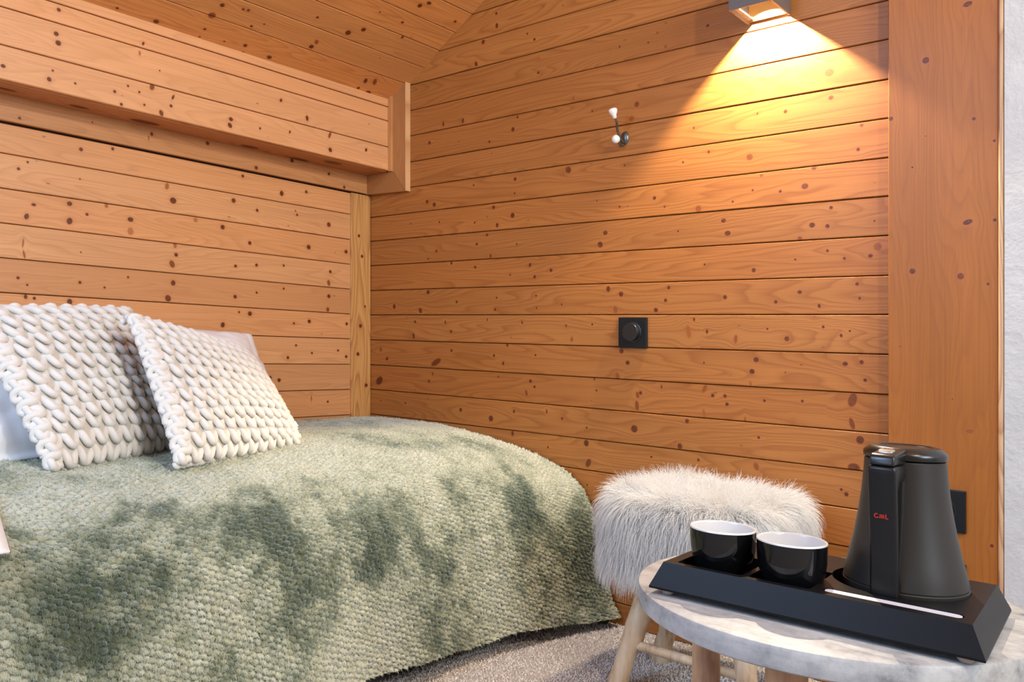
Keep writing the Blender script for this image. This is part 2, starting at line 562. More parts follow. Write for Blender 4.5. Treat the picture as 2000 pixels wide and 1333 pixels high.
def board(name, parent, O, S, T, N, t0, t1, s0, s1, mat=None, knots=None, th=.012, gap=.0009, bev=.0018, s0b=None, tint=None, jitter=.0006, small=1.0, kind=None, label=None, darkc=None, grainy=None):
    """one tongue and groove board.  O origin, S along the grain, T across, N out of the wall"""
    O, S, T, N = (np.array(a, float) for a in (O, S, T, N))
    s0b = s0 if s0b is None else s0b          # start at the t1 edge (slanted ends)
    dn = random.uniform(-jitter, jitter)
    prof = [(t0 + gap, 0), (t0 + gap, th - bev), (t0 + gap + bev * .8, th), (t1 - gap - bev * .8, th), (t1 - gap, th - bev), (t1 - gap, 0)]
    seed = random.uniform(0, 90)
    ks = []
    if knots:
        for p, r, asp, lean, st in knots:
            q = np.array(p) - O
            t, s = q @ T, q @ S
            if t0 - .004 < t < t1 + .004 and min(s0, s0b) - .02 < s < s1 + .02 and abs(q @ N) < .05:
                ks.append((s, t, r, asp, lean, st))
    ks.sort()
    # a board with many knots is shaded in a few lengths that share one grain
    CH = 11
    groups = [ks[i:i + CH] for i in range(0, len(ks), CH)] or [[]]
    cuts = [(groups[i][-1][0] + groups[i + 1][0][0]) / 2 for i in range(len(groups) - 1)]
    V, G, F, MI, mats = [], [], [], [], []
    v = random.uniform(.90, 1.08)
    w2 = random.uniform(.96, 1.05)
    base = tint or WOOD_TINT
    for gi in range(len(groups)):
        extra = (groups[gi - 1][-1:] if gi else []) + (groups[gi + 1][:1] if gi + 1 < len(groups) else [])
        mats.append(mat or wood(groups[gi] + extra, tuple(min(1, c * v * (1, w2, w2 * w2)[i]) for i, c in enumerate(base)), darkc or WOOD_DARK, seed=seed, small=small, grainy=grainy or 1.0))
    for e in range(len(groups) + 1):
        for t, n in prof:
            f = (t - t0) / (t1 - t0)
            s = (s0 + (s0b - s0) * f) if e == 0 else (s1 if e == len(groups) else cuts[e - 1])
            V.append(O + S * s + T * t + N * (n + dn))
            G.append((s, t, n))
    for e in range(len(groups)):
        a, b = 6 * e, 6 * e + 6
        F += [(a + i, a + (i + 1) % 6, b + (i + 1) % 6, b + i) for i in range(6)]
        MI += [e] * 6
    F += [(5, 4, 3, 2, 1, 0), tuple(6 * len(groups) + i for i in range(6))]
    MI += [0, len(groups) - 1]
    if np.cross(S, T) @ N > 0:
        F = [tuple(reversed(f)) for f in F]
    o = mesh(name, V, F, mats[0], parent, attrs={'grain': G})
    for m in mats[1:]:
        o.data.materials.append(m)
    o.data.polygons.foreach_set('material_index', MI)
    return props(o, kind=kind, label=label)


def slab(name, lo, hi, mat, **k):
    o = MB().box(lo, hi).build(name, mat, None)
    return props(o, kind='structure', **k)


# ------------------------------------------------------------------ room shell
m_under = plain('dark_gap_wood', (0.06, 0.022, 0.008), .8)


def plaster_mat():
    t = NT('white_plaster')
    co = t.n('ShaderNodeTexCoord').outputs['Object']
    a = t.noise(co, 14, 5, .6)
    b = t.noise(co, 90, 4, .6)
    t.set(Base_Color=t.mix(t.range(a, .3, .7), (0.49, 0.495, 0.50), (0.565, 0.57, 0.575)), Roughness=.85)
    t.bump(t.math('ADD', t.math('MULTIPLY', a, 2.0), t.math('MULTIPLY', b, .6)), .55, .004)
    return t.m


def carpet_mat():
    t = NT('taupe_carpet')
    co = t.n('ShaderNodeTexCoord').outputs['Object']
    a = t.noise(co, 380, 3, .7)
    b = t.noise(co, 9, 3, .5)
    c = t.noise(co, 900, 1, .5)
    col = t.ramp(a, [(.30, (0.26, 0.21, 0.18)), (.52, (0.55, 0.47, 0.41)), (.72, (0.80, 0.73, 0.66))])
    t.set(Base_Color=t.mix(t.math('MULTIPLY', b, .25), col, (0.30, 0.25, 0.21)), Roughness=.95)
    t.b.inputs['Sheen Weight'].default_value = .3
    t.bump(t.math('ADD', a, t.math('MULTIPLY', c, .5)), 1.0, .005)
    return t.m


m_plaster = plaster_mat()
m_carpet = carpet_mat()
XR, YF = 4.2, -4.2
floor = slab('floor', (-.06, YF, -.06), (XR, .06, 0.0), m_carpet)

CEIL0, CEILK, RIDGE = 1.444, .587, 4.22      # ceiling height at x = .12 and its pitch


def zceil(x):
    return CEIL0 + CEILK * (x - .12)


# carpet pile that can be told apart close to the viewer
def carpet_pile():
    n = 52000
    x = rng.uniform(.80, 1.75, n)
    y = rng.uniform(-1.15, -.005, n)
    P = np.zeros((n, 3, 3))
    lean = rng.normal(0, .0016, (n, 2))
    h = rng.uniform(.002, .0045, n)
    for i, f in enumerate((0, .55, 1.0)):
        P[:, i, 0] = x + lean[:, 0] * f * 1.4
        P[:, i, 1] = y + lean[:, 1] * f * 1.4
        P[:, i, 2] = h * f
    P = slope(P.reshape(-1, 3))
    hc = bpy.data.hair_curves.new('carpet_pile')
    hc.add_curves([3] * n)
    hc.attributes['position'].data.foreach_set('vector', P.astype(np.float32).ravel())
    r = hc.attributes.new('radius', 'FLOAT', 'POINT')
    r.data.foreach_set('value', np.tile(np.array([.0011, .0010, .0006], np.float32), n))
    o = bpy.data.objects.new('carpet_pile', hc)
    COL.objects.link(o)
    t = NT('carpet_yarn')
    co = t.n('ShaderNodeTexCoord').outputs['Object']
    a = t.noise(co, 330, 1, .5)
    t.set(Base_Color=t.ramp(a, [(.30, (0.50, 0.43, 0.38)), (.5, (0.72, 0.64, 0.58)), (.7, (0.88, 0.81, 0.75))]), Roughness=.9)
    hc.materials.append(t.m)
    o.parent = floor
    o.matrix_parent_inverse = floor.matrix_world.inverted() if False else Matrix.Translation(-floor.location)
    return props(o, kind='stuff')


carpet_pile()

LV = [.054, .134, .214, .294, .374, .454, .534, .6130, .6935, .7735, .852, .932, 1.011, 1.088, 1.1669, 1.2448, 1.325, 1.403, 1.482, 1.561, 1.640] + [1.719 + .0788 * i for i in range(11)]

# wall_back: boarded gable wall in the plane y = 0, boards' faces at y = 0
wall_back = slab('wall_back', (-.06, .012, -.06), (XR, .08, 4.1), m_under)
kb = surf_knots(K_BACK, lambda x, y: on_plane(x, y, 1, 0.0))
for a, b in zip([0.0] + LV[:-1], LV):
    s0 = .0 if a < 1.4 else max(.0, .12 + (a - CEIL0) / CEILK - .03)
    s0b = .0 if b < 1.4 else max(.0, .12 + (b - CEIL0) / CEILK - .03)
    board('plank', wall_back, (0, .012, 0), (1, 0, 0), (0, 0, 1), (0, -1, 0), a, b, s0, 1.606, knots=kb, s0b=s0b)

# wall_left: boarded wall in the plane x = 0
wall_left = slab('wall_left', (-.08, YF, -.06), (-.012, .06, 1.6), m_under)
kl = surf_knots(K_LEFT, lambda x, y: on_plane(x, y, 0, 0.0))
LL = [.054, .134, .214, .294, .374, .454, .534, .6134, .6940, .7725, .8510, .9298, 1.0083, 1.0878, 1.1557]
for a, b in zip([0.0] + LL[:-1], LL):
    board('plank', wall_left, (-.012, 0, 0), (0, 1, 0), (0, 0, 1), (1, 0, 0), a, b, -2.7, -.074, knots=kl, tint=(0.66, 0.315, 0.130), darkc=(0.45, 0.17, 0.05), grainy=.65)

# corner post and frieze board on the left wall
m_trim_tint = (0.62, 0.31, 0.100)
post = slab('trim_1', (-.012, -.0785, 0), (.0, -.001, 1.155), m_under)
board('post_board', post, (-.004, 0, 0), (0, 0, 1), (0, 1, 0), (1, 0, 0), -.0795, -.001, 0.0, 1.1555, knots=surf_knots(K_CPOST, lambda x, y: on_plane(x, y, 0, .008)), th=.012, gap=.0003, bev=.002, tint=m_trim_tint, small=.3)
frieze = slab('trim_2', (-.012, -2.7, 1.162), (0, -.002, 1.23), m_under)
board('frieze_board', frieze, (-.004, 0, 0), (0, 1, 0), (0, 0, 1), (1, 0, 0), 1.1600, 1.228, -2.7, -.004, knots=surf_knots(K_FRIEZE, lambda x, y: on_plane(x, y, 0, .008)), th=.013, gap=.0003, bev=.0015, tint=(0.62, 0.30, 0.120), grainy=.4)

# boxed beam along the top of the left wall
BX = .12
beam = slab('trim_3', (-.01, -2.7, 1.230), (BX - .014, -.019, CEIL0 - .005), m_under)
kbm = surf_knots(K_BEAM, lambda x, y: on_plane(x, y, 0, BX))
for a, b in zip([1.2215, 1.2955, 1.3765, 1.4205], [1.2955, 1.3765, 1.4205, CEIL0 + .006]):
    if b - a < .02:
        continue
    board('plank', beam, (BX - .012, 0, 0), (0, 1, 0), (0, 0, 1), (1, 0, 0), a, b if b > 1.4 else b, -2.7, -.018, knots=kbm, tint=(0.70, 0.340, 0.150), darkc=(0.50, 0.20, 0.07), grainy=.55, gap=.0011)
board('soffit_board', beam, (0, 0, 1.2315), (0, 1, 0), (1, 0, 0), (0, 0, -1), .002, BX - .012, -2.7, -.018, knots=[((lambda p: p)(p), r, a, l, s) for p, r, a, l, s in surf_knots(K_SOFFIT, lambda x, y: (lambda r: (lambda t: CAM + t * r)((1.2195 + SLB * -.6 - CAM[2]) / r[2]))(ray(x, y)))], tint=(0.52, 0.215, 0.080))

# mitred casing where the beam meets the gable wall
casing = slab('trim_4', (.0, -.006, 1.160), (.185, .0, 1.235), m_under)


def casing_piece(name, poly, y0, y1, along, tint):
    """flat board with a polygonal outline in x,z"""
    V, G = [], []
    for y in (y1, y0):
        for x, z in poly:
            V.append((x, y, z))
            G.append((z, x, y) if along == 'z' else (x, z, y))
    n = len(poly)
    F = [tuple(range(n)), tuple(range(2 * n - 1, n - 1, -1))] + [(i, i + n, (i + 1) % n + n, (i + 1) % n) for i in range(n)]
    mat = wood((), tint, seed=random.uniform(0, 50), small=.3)
    return mesh(name, V, F, mat, casing, attrs={'grain': G})


casing_piece('casing_upright', [(.190, 1.1535), (.190, zceil(.190) + .002), (.112, zceil(.112) + .002), (.112, 1.2195), (.135, 1.2195)], -.0180, 0.0, 'z', (0.46, 0.215, 0.075))
casing_piece('casing_rail', [(.000, 1.1585), (.1895, 1.1530), (.134, 1.2190), (.000, 1.2195)], -.0180, 0.0, 'x', (0.40, 0.175, 0.058))
casing_piece('batten', [(.1205, 1.2195), (.1330, 1.2195), (.1330, zceil(.133) + .001), (.1205, zceil(.1205) + .001)], -.0270, -.0180, 'z', (0.60, 0.285, 0.105))
casing_piece('edge_strip', [(.1900, 1.1535), (.1935, 1.1535), (.1935, zceil(.1935) + .001), (.1900, zceil(.190) + .001)], -.0195, -.0005, 'z', (0.70, 0.40, 0.19))  # side edge of the casing, its brighter light put into a paler colour

# sloping boarded ceiling
cosc, sinc = 1 / math.hypot(1, CEILK), CEILK / math.hypot(1, CEILK)


def ceiling_slab():
    th = .10
    X0, XC, X1 = -.06, RIDGE, XR + .05
    z0, zc = zceil(X0) + .014, zceil(XC) + .014
    z1 = zc - CEILK * (X1 - XC)
    prof = [(X0, z0), (XC, zc), (X1, z1), (X1, z1 + th), (XC, zc + th), (X0, z0 + th)]
    V = [(x, y, z) for y in (YF - .05, .08) for x, z in prof]
    F = [(0, 1, 7, 6), (1, 2, 8, 7), (2, 3, 9, 8), (3, 4, 10, 9), (4, 5, 11, 10), (5, 0, 6, 11), (0, 5, 4, 1), (1, 4, 3, 2), (6, 7, 10, 11), (7, 8, 9, 10)]
    o = mesh('ceiling', V, F, m_ceil_paint, None)
    return props(o, kind='structure')


m_ceil_paint = plain('ceiling_wood_far', (0.50, 0.23, 0.085), .5)
ceiling = ceiling_slab()


def ceil_pt(px, py):
    r = ray(px, py)
    # plane z - SLA x - SLB y = CEIL0 + CEILK (x - .12)
    a = r[2] - SLA * r[0] - SLB * r[1] - CEILK * r[0]
    b = CEIL0 + CEILK * (CAM[0] - .12) - (CAM[2] - SLA * CAM[0] - SLB * CAM[1])
    p = CAM + (b / a) * r
    p[2] -= SLA * p[0] + SLB * p[1]
    return p


kc = surf_knots(K_CEIL, ceil_pt)
xs = [.100, .187] + [.253 + .0666 * i for i in range(34)]
for a, b in zip(xs[:-1], xs[1:]):
    ta, tb = (a - .12) / cosc, (b - .12) / cosc
    if b > 2.45:
        break
    board('plank', ceiling, np.array((.12, 0, CEIL0)) + np.array((-sinc, 0, cosc)) * .012, (0, 1, 0), (cosc, 0, sinc), (sinc, 0, -cosc), ta, tb, -2.9, -.0005, knots=kc if a < .7 else None, tint=(0.66, 0.275, 0.085), grainy=.6)

# timber post at the right end of the boarded wall
col = slab('trim_5', (1.602, -.020, 0), (1.796, .012, 2.7), m_under)
kp = surf_knots(K_POST, lambda x, y: on_plane(x, y, 1, -.03))
board('post_board', col, (0, -.018, 0), (0, 0, 1), (1, 0, 0), (0, -1, 0), 1.5980, 1.7886, 0, 2.70, knots=kp, th=.012, gap=.0002, bev=.0018, tint=(0.40, 0.128, 0.018), darkc=(0.225, 0.066, 0.012), small=.25, grainy=.5)
board('edge_strip', col, (0, -.018, 0), (0, 0, 1), (1, 0, 0), (0, -1, 0), 1.7884, 1.7986, 0, 2.70, th=.016, gap=.0, bev=.004, tint=(0.62, 0.40, 0.235), small=0)

# plastered walls
wp = slab('wall_right', (1.7988, -.034, -.06), (XR, .012, 4.1), m_plaster)
slab('wall_side', (XR, YF, -.06), (XR + .08, .06, 4.1), m_plaster)
wf = MB().box((-.06, YF - .08, -.06), (XR, YF, .55)).box((-.06, YF - .08, 2.0), (XR, YF, 4.1)).box((-.06, YF - .08, .55), (.25, YF, 2.0)).box((1.9, YF - .08, .55), (XR, YF, 2.0)).build('wall_front', m_plaster)
props(wf, kind='structure')

# ------------------------------------------------------------------ wall lamp
def wall_lamp():
    X0, X1, Z0, Z1, D = 1.2945, 1.3905, 1.4185, 1.5165, .100
    m_shell = plain('lamp_grey_metal', (0.105, 0.094, 0.090), .5)
    m_in = plain('lamp_inside', (0.55, 0.30, 0.11), .5)
    t = thing('wall_lamp', ((X0 + X1) / 2, -.012, (Z0 + Z1) / 2), 'grey box-shaped wall lamp throwing a bright cone down the boarded wall', 'lamp')
    th = .004
    b = MB()
    b.box((X0, -D - .0005, Z0), (X1, -D + th, Z1), .0008)
    b.box((X0, -D + th, Z0), (X0 + th, -.001, Z1))
    b.box((X1 - th, -D + th, Z0), (X1, -.001, Z1))
    b.build('housing', m_shell, t)
    MB().box((X0 + th, -.007, Z0 + .004), (X1 - th, -.001, Z1)).build('back_plate', m_in, t)
    # the light source sits on a bar across the middle
    MB().box((X0 + th, -.066, Z0 + .058), (X1 - th, -.034, Z0 + .066), .001).build('mounting_bar', m_in, t)
    # thin pale reflector strips inside the opening
    r = MB()
    r.box((X0 + th, -D + th, Z0 + .006), (X0 + .016, -.008, Z0 + .0075))
    r.box((X0 + .016, -D + th, Z0 + .010), (X1 - th, -D + .024, Z0 + .0112))
    r.build('flap', plain('lamp_flap', (0.5, 0.45, 0.36), .4), t)
    em = NT('lamp_glow')
    em.set(Base_Color=(1, .9, .7), Emission_Color=(1.0, 0.74, 0.40), Emission_Strength=2.0)
    MB().box((X0 + .036, -.060, Z0 + .054), (X1 - .036, -.040, Z0 + .058)).build('light_chip', em.m, t)
    p = slope1(((X0 + X1) / 2, -.050, Z0 + .0385))
    lo = lamp('wall_lamp_light', 'SPOT', p, 62, (1.0, 0.86, 0.64), .004)
    lo.data.spot_size = math.radians(122)
    lo.data.spot_blend = .02
    return lo


wall_lamp()

# ------------------------------------------------------------------ coat hook
def coat_hook():
    c = on_plane(1221, 270, 1, 0)
    t = thing('coat_hook', (c[0], 0, c[2]), 'dark metal double coat hook with white porcelain knobs on wall', 'hook')
    m_met = plain('hook_metal', (0.13, 0.13, 0.12), .35, Metallic=.8)
    m_por = plain('hook_porcelain', (0.86, 0.85, 0.82), .15)
    x, z = c[0], c[2]
    b = MB()
    bb = MB().lathe([(.0, .0060), (.008, .0056), (.0130, .0040), (.0150, .0)], 32, axis='y')
    b.add([(x + v[0] * .72, v[1] - .0002, z + v[2] * 1.12) for v in bb.V], bb.F)
    b.build('base_plate', m_met, t, smooth=True)
    kt = on_plane(1201, 231, 1, -.058)
    P = [np.array((x - .002, -.004, z - .012)), np.array((x - .004, -.016, z - .004)), np.array((x - .004, -.030, z + .016)), np.array((kt[0], -.050, kt[2] - .008)), np.array((kt[0], -.056, kt[2]))]
    ts = np.linspace(0, 4, 28)
    P = np.array([[np.interp(q, range(5), [p[i] for p in P]) for i in range(3)] for q in ts])
    MB().tube(P, np.linspace(.0035, .0024, len(P)), 10).build('upper_arm', m_met, t, smooth=True)
    kl_ = on_plane(1203, 272, 1, -.030)
    P2 = np.array([(x - .002, -.004, z - .016), (x - .004, -.014, z - .021), (kl_[0] + .004, -.024, kl_[2] - .005), tuple(kl_)])
    ts = np.linspace(0, 3, 16)
    P2 = np.array([[np.interp(q, range(4), P2[:, i]) for i in range(3)] for q in ts])
    MB().tube(P2, .0032, 10).build('lower_arm', m_met, t, smooth=True)
    d = np.array([-.10, -.35, 1.0])
    d /= np.linalg.norm(d)
    q = Vector((0, 0, 1)).rotation_difference(Vector(d)).to_matrix()
    kk = MB().lathe([(.0001, -.001), (.004, 0), (.0048, .006), (.0078, .011), (.0092, .0155), (.0080, .0190), (.004, .0205), (.0001, .0208)], 28)
    b = MB().add([np.array(q) @ (np.array(v) * 1.18) + kt for v in kk.V], kk.F)
    props(b.build('knob', m_por, t, smooth=True), label='upper white porcelain knob, flared')
    kk = MB().lathe([(.0001, -.0092), (.005, -.0078), (.0088, -.003), (.0092, .001), (.0075, .0055), (.003, .0090), (.0001, .0094)], 28)
    props(MB().add([np.array(v) * 1.12 + kl_ for v in kk.V], kk.F).build('knob', m_por, t, smooth=True), label='lower white porcelain knob, round')


coat_hook()

# ------------------------------------------------------------------ switches and sockets
m_swp = plain('anthracite_plastic', (0.008, 0.0095, 0.0105), .42, Specular_IOR_Level=.25)
m_swd = plain('anthracite_dial', (0.010, 0.011, 0.012), .3)


def dimmer():
    X0, X1, Z0, Z1 = .9565, 1.0365, .6915, .7665
    t = thing('dimmer_switch', ((X0 + X1) / 2, 0, (Z0 + Z1) / 2), 'black square dimmer switch with round dial above the fur stool', 'switch')
    MB().box((X0, -.0085, Z0), (X1, -.0003, Z1), .0016).build('cover_plate', m_swp, t)
    c = ((X0 + X1) / 2 + .001, -.0085, (Z0 + Z1) / 2 + .001)
    MB().lathe([(.0255, 0), (.0255, .0016), (.0235, .0022), (.0225, .0022), (.0222, .012), (.0212, .0135), (.0001, .0138)], 48, c=c, axis='y').build('dial', m_swd, t, smooth=True, sharp=40)


def socket(X0, X1, Z0, Z1, label):
    t = thing('wall_socket', ((X0 + X1) / 2, -.030, (Z0 + Z1) / 2), label, 'socket', 'black sockets on the timber post')
    MB().box((X0, -.0385, Z0), (X1, -.0303, Z1), .0016).build('cover_plate', m_swp, t)
    c = ((X0 + X1) / 2, -.0385, (Z0 + Z1) / 2)
    MB().lathe([(.0235, 0), (.0230, .0014), (.0215, .0014), (.0205, -.005), (.0001, -.006)], 40, c=c, axis='y').build('socket_well', m_swd, t, smooth=True, sharp=40)
    for dx in (-.0095, .0095):
        MB().lathe([(.0028, -.0055), (.0024, -.0050), (.0001, -.0048)], 12, c=(c[0] + dx, c[1], c[2]), axis='y').build('contact_hole', plain('socket_hole', (.002, .002, .002), .6), t)


dimmer()
socket(1.6585, 1.7365, .3640, .4430, 'black square wall socket on the timber post, upper of two')
socket(1.6585, 1.7365, .2260, .3060, 'black wall socket low on the timber post, nearly hidden behind tray')

# ------------------------------------------------------------------ bed and blanket
m_sheet = plain('white_cotton', (0.83, 0.81, 0.82), .8)
m_bedwood = plain('bed_base_fabric', (0.10, 0.085, 0.075), .8)


def bed():
    t = thing('bed', (.43, -1.0, 0), 'low single bed under the green throw in the boarded corner', 'bed')
    MB().box((.012, -1.98, .20), (.770, -.03, .372), .05).build('mattress', m_sheet, t, smooth=True)
    MB().box((.02, -1.97, .10), (.765, -.03, .199), .01).build('base', m_bedwood, t)
    for x in (.08, .70):
        for y in (-1.88, -.10):
            MB().lathe([(.022, .0005), (.024, .005), (.026, .101)], 16, c=(x, y, 0), cap0=True, cap1=True).build('leg', m_bedwood, t)


bed()

# base cloth profile (x, z) from the wall to the hem: next to the gable wall, and further along the bed
PR_END = np.array([(.012, .447), (.15, .451), (.30, .451), (.47, .436), (.60, .416), (.70, .398), (.78, .372), (.84, .337), (.868, .295), (.886, .250), (.900, .18), (.910, .12), (.925, .07), (.948, .028), (.958, .020)])
PR_MID = np.array([(.012, .447), (.16, .452), (.34, .454), (.52, .450), (.64, .440), (.725, .420), (.785, .392), (.828, .352), (.852, .305), (.864, .25), (.871, .19), (.876, .14), (.880, .10), (.884, .065), (.886, .046)])


def resample(P, n):
    d = np.r_[0, np.cumsum(np.linalg.norm(np.diff(P, axis=0), axis=1))]
    # Catmull-Rom-like smoothing through dense linear sampling and a small blur
    u = np.linspace(0, d[-1], 600)
    Q = np.c_[np.interp(u, d, P[:, 0]), np.interp(u, d, P[:, 1])]
    k = np.hanning(41)
    k /= k.sum()
    pad = np.r_[np.repeat(Q[:1], 20, 0) + (np.arange(-20, 0)[:, None]) * (Q[1] - Q[0]), Q, np.repeat(Q[-1:], 20, 0) + (np.arange(1, 21)[:, None]) * (Q[-1] - Q[-2])]
    Q = np.c_[np.convolve(pad[:, 0], k, 'valid'), np.convolve(pad[:, 1], k, 'valid')]
    d = np.r_[0, np.cumsum(np.linalg.norm(np.diff(Q, axis=0), axis=1))]
    u = np.linspace(0, d[-1], n)
    return np.c_[np.interp(u, d, Q[:, 0]), np.interp(u, d, Q[:, 1])], d[-1]


YB0, YB1 = -.009, -1.72
NS, NY = 640, 680


def blanket_base():
    A, la = resample(PR_END, NS)
    B, lb = resample(PR_MID, NS)
    y = np.linspace(YB0, YB1, NY)
    w = np.exp(-((y - YB0) / .17) ** 2)[None, :]
    X = A[:, :1] * w + B[:, :1] * (1 - w)
    Z = A[:, 1:] * w + B[:, 1:] * (1 - w)
    s = np.linspace(0, 1, NS)[:, None] * (la * w + lb * (1 - w))
    Y = np.broadcast_to(y[None, :], X.shape).copy()
    drop = np.clip((s - .72) / .35, 0, 1)
    # soft vertical folds of the hanging side, and a gently puffed top
    fold = fbm2(Y * 1.0, s * .18, .16, 11, 2)
    X = X + drop * (.010 * fold + .006 * np.sin(Y * 21 + 1.3)) - .004 * drop
    top = np.clip(1 - np.abs(s - .55) / .5, 0, 1) * (1 - np.exp(-((Y - YB0) / .12) ** 2))
    Z = Z + top * (.006 * fbm2(X, Y, .28, 5, 2) + .004)
    # gentle swells in the shoulder
    sh = np.exp(-((s - .80) / .16) ** 2) * (1 - w * .8)
    X = X + sh * .010 * fbm2(Y, s, .22, 23, 2)
    Z = Z + sh * .010 * fbm2(Y, s, .22, 29, 2)
    hemw = np.clip((s - 1.02) / .10, 0, 1)
    Z = Z + hemw * (.007 * fbm2(Y, s * 0 + 2.0, .10, 31, 2))
    return np.stack([X, Y, Z], -1), s, Y


def normals(P):
    a = np.gradient(P, axis=0)
    b = np.gradient(P, axis=1)
    n = np.cross(b, a)
    n /= np.linalg.norm(n, axis=-1)[..., None] + 1e-12
    return n


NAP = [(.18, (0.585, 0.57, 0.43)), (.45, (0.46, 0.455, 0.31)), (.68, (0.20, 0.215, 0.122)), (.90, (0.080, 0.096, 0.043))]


def blanket():
    P, s, Y = blanket_base()
    N = normals(P)
    if N[20, 300, 2] < 0:
        N = -N
    # popcorn weave: staggered tufts
    pa, pb = .0128, .0098
    du = .0014 * fbm2(Y, s, .03, 41, 2) + .0016 * fbm2(Y, s, .011, 42, 1)
    dv = .0014 * fbm2(Y, s, .03, 43, 2) + .0013 * fbm2(Y, s, .010, 44, 1)
    # rows run at a slant across the throw
    ca, sa = math.cos(.42), math.sin(.42)
    uu = (Y * ca + s * sa + du) / pa
    vv = (-Y * sa + s * ca + dv) / pb
    row = np.floor(vv)
    f = vv - row - .5
    g = (uu + .5 * (row % 2)) % 1.0 - .5
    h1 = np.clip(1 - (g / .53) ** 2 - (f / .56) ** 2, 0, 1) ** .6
    fuzz = fbm2(Y, s, .0038, 47, 2)
    jit = .75 + .35 * fbm2(Y, s, .016, 53, 1)
    flat = 1 - .45 * np.clip(1 - (s - .35) / .3, 0, 1)
    H = .0072 * h1 * jit * flat + .0017 * fuzz
    Q = P + N * (H - .002)[..., None]
    # brushed nap: darker where the pile has been stroked the other way
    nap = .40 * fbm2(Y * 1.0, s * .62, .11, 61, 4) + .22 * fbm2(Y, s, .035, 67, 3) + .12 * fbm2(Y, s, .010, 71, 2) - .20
    W = slope(P.reshape(-1, 3))
    px, py = project(W)
    vis = np.einsum('ij,ij->i', N.reshape(-1, 3), CAM[None] - W) > 0
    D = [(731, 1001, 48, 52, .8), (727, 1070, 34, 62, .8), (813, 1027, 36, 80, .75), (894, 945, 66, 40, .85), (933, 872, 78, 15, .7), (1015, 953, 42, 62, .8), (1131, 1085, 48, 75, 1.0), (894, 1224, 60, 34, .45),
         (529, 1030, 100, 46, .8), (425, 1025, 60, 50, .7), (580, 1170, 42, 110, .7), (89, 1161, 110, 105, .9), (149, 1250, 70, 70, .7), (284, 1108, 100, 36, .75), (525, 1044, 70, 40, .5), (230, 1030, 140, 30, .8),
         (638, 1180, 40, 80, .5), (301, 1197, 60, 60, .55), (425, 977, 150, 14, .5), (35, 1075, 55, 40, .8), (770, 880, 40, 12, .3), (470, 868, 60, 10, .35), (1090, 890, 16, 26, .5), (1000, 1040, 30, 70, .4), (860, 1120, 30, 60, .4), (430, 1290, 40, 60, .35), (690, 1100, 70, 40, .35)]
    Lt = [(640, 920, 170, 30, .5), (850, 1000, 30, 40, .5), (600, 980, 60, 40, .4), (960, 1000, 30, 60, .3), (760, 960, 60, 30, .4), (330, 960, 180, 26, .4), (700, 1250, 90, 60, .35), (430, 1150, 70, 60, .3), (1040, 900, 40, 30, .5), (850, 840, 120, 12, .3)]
    Wv = W.copy()
    Wv[~vis] += 100
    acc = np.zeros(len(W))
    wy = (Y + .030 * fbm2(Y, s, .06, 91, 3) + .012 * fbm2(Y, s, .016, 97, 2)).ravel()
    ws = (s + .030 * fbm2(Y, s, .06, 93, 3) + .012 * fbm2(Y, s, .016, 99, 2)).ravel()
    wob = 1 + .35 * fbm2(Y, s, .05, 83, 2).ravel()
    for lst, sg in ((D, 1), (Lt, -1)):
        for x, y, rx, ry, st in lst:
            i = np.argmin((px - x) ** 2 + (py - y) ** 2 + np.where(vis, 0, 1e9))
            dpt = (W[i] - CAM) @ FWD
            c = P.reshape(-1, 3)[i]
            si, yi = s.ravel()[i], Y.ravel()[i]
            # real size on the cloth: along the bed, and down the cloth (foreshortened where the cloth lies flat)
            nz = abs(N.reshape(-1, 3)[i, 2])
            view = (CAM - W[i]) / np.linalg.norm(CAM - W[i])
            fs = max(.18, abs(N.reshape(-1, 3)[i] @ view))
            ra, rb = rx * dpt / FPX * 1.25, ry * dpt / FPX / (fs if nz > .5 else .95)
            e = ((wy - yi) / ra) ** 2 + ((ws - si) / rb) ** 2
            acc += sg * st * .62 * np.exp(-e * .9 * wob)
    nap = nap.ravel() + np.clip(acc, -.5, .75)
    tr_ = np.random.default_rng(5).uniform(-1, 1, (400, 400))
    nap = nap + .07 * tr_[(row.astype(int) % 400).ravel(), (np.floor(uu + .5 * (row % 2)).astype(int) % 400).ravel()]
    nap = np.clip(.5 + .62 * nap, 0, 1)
    idx = np.arange(NS * NY).reshape(NS, NY)
    F = np.stack([idx[:-1, :-1], idx[1:, :-1], idx[1:, 1:], idx[:-1, 1:]], -1).reshape(-1, 4)
    e1 = P[200, 301] - P[200, 300]
    e2 = P[201, 300] - P[200, 300]
    if np.cross(e2, e1)[2] < 0:
        F = F[:, ::-1]
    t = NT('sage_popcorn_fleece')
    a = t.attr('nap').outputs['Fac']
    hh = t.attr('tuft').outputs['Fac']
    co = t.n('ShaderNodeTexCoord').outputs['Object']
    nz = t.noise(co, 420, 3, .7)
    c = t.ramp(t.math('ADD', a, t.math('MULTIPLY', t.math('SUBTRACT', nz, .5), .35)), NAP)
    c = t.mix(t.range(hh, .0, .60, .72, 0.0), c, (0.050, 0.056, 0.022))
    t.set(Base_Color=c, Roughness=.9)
    t.b.inputs['Sheen Weight'].default_value = .8
    t.b.inputs['Sheen Roughness'].default_value = .4
    t.b.inputs['Sheen Tint'].default_value = (.72, .87, 1, 1)  # blue tint puts the cool daylight on the throw into its sheen
    t.bump(t.noise(co, 900, 2, .7), .7, .0025)
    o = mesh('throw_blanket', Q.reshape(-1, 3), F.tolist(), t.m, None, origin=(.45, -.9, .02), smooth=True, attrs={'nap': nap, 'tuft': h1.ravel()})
    props(o, 'sage green popcorn-textured fleece throw hanging over the side of the bed', 'blanket')
    # short pile standing on the tufts
    n = 230000
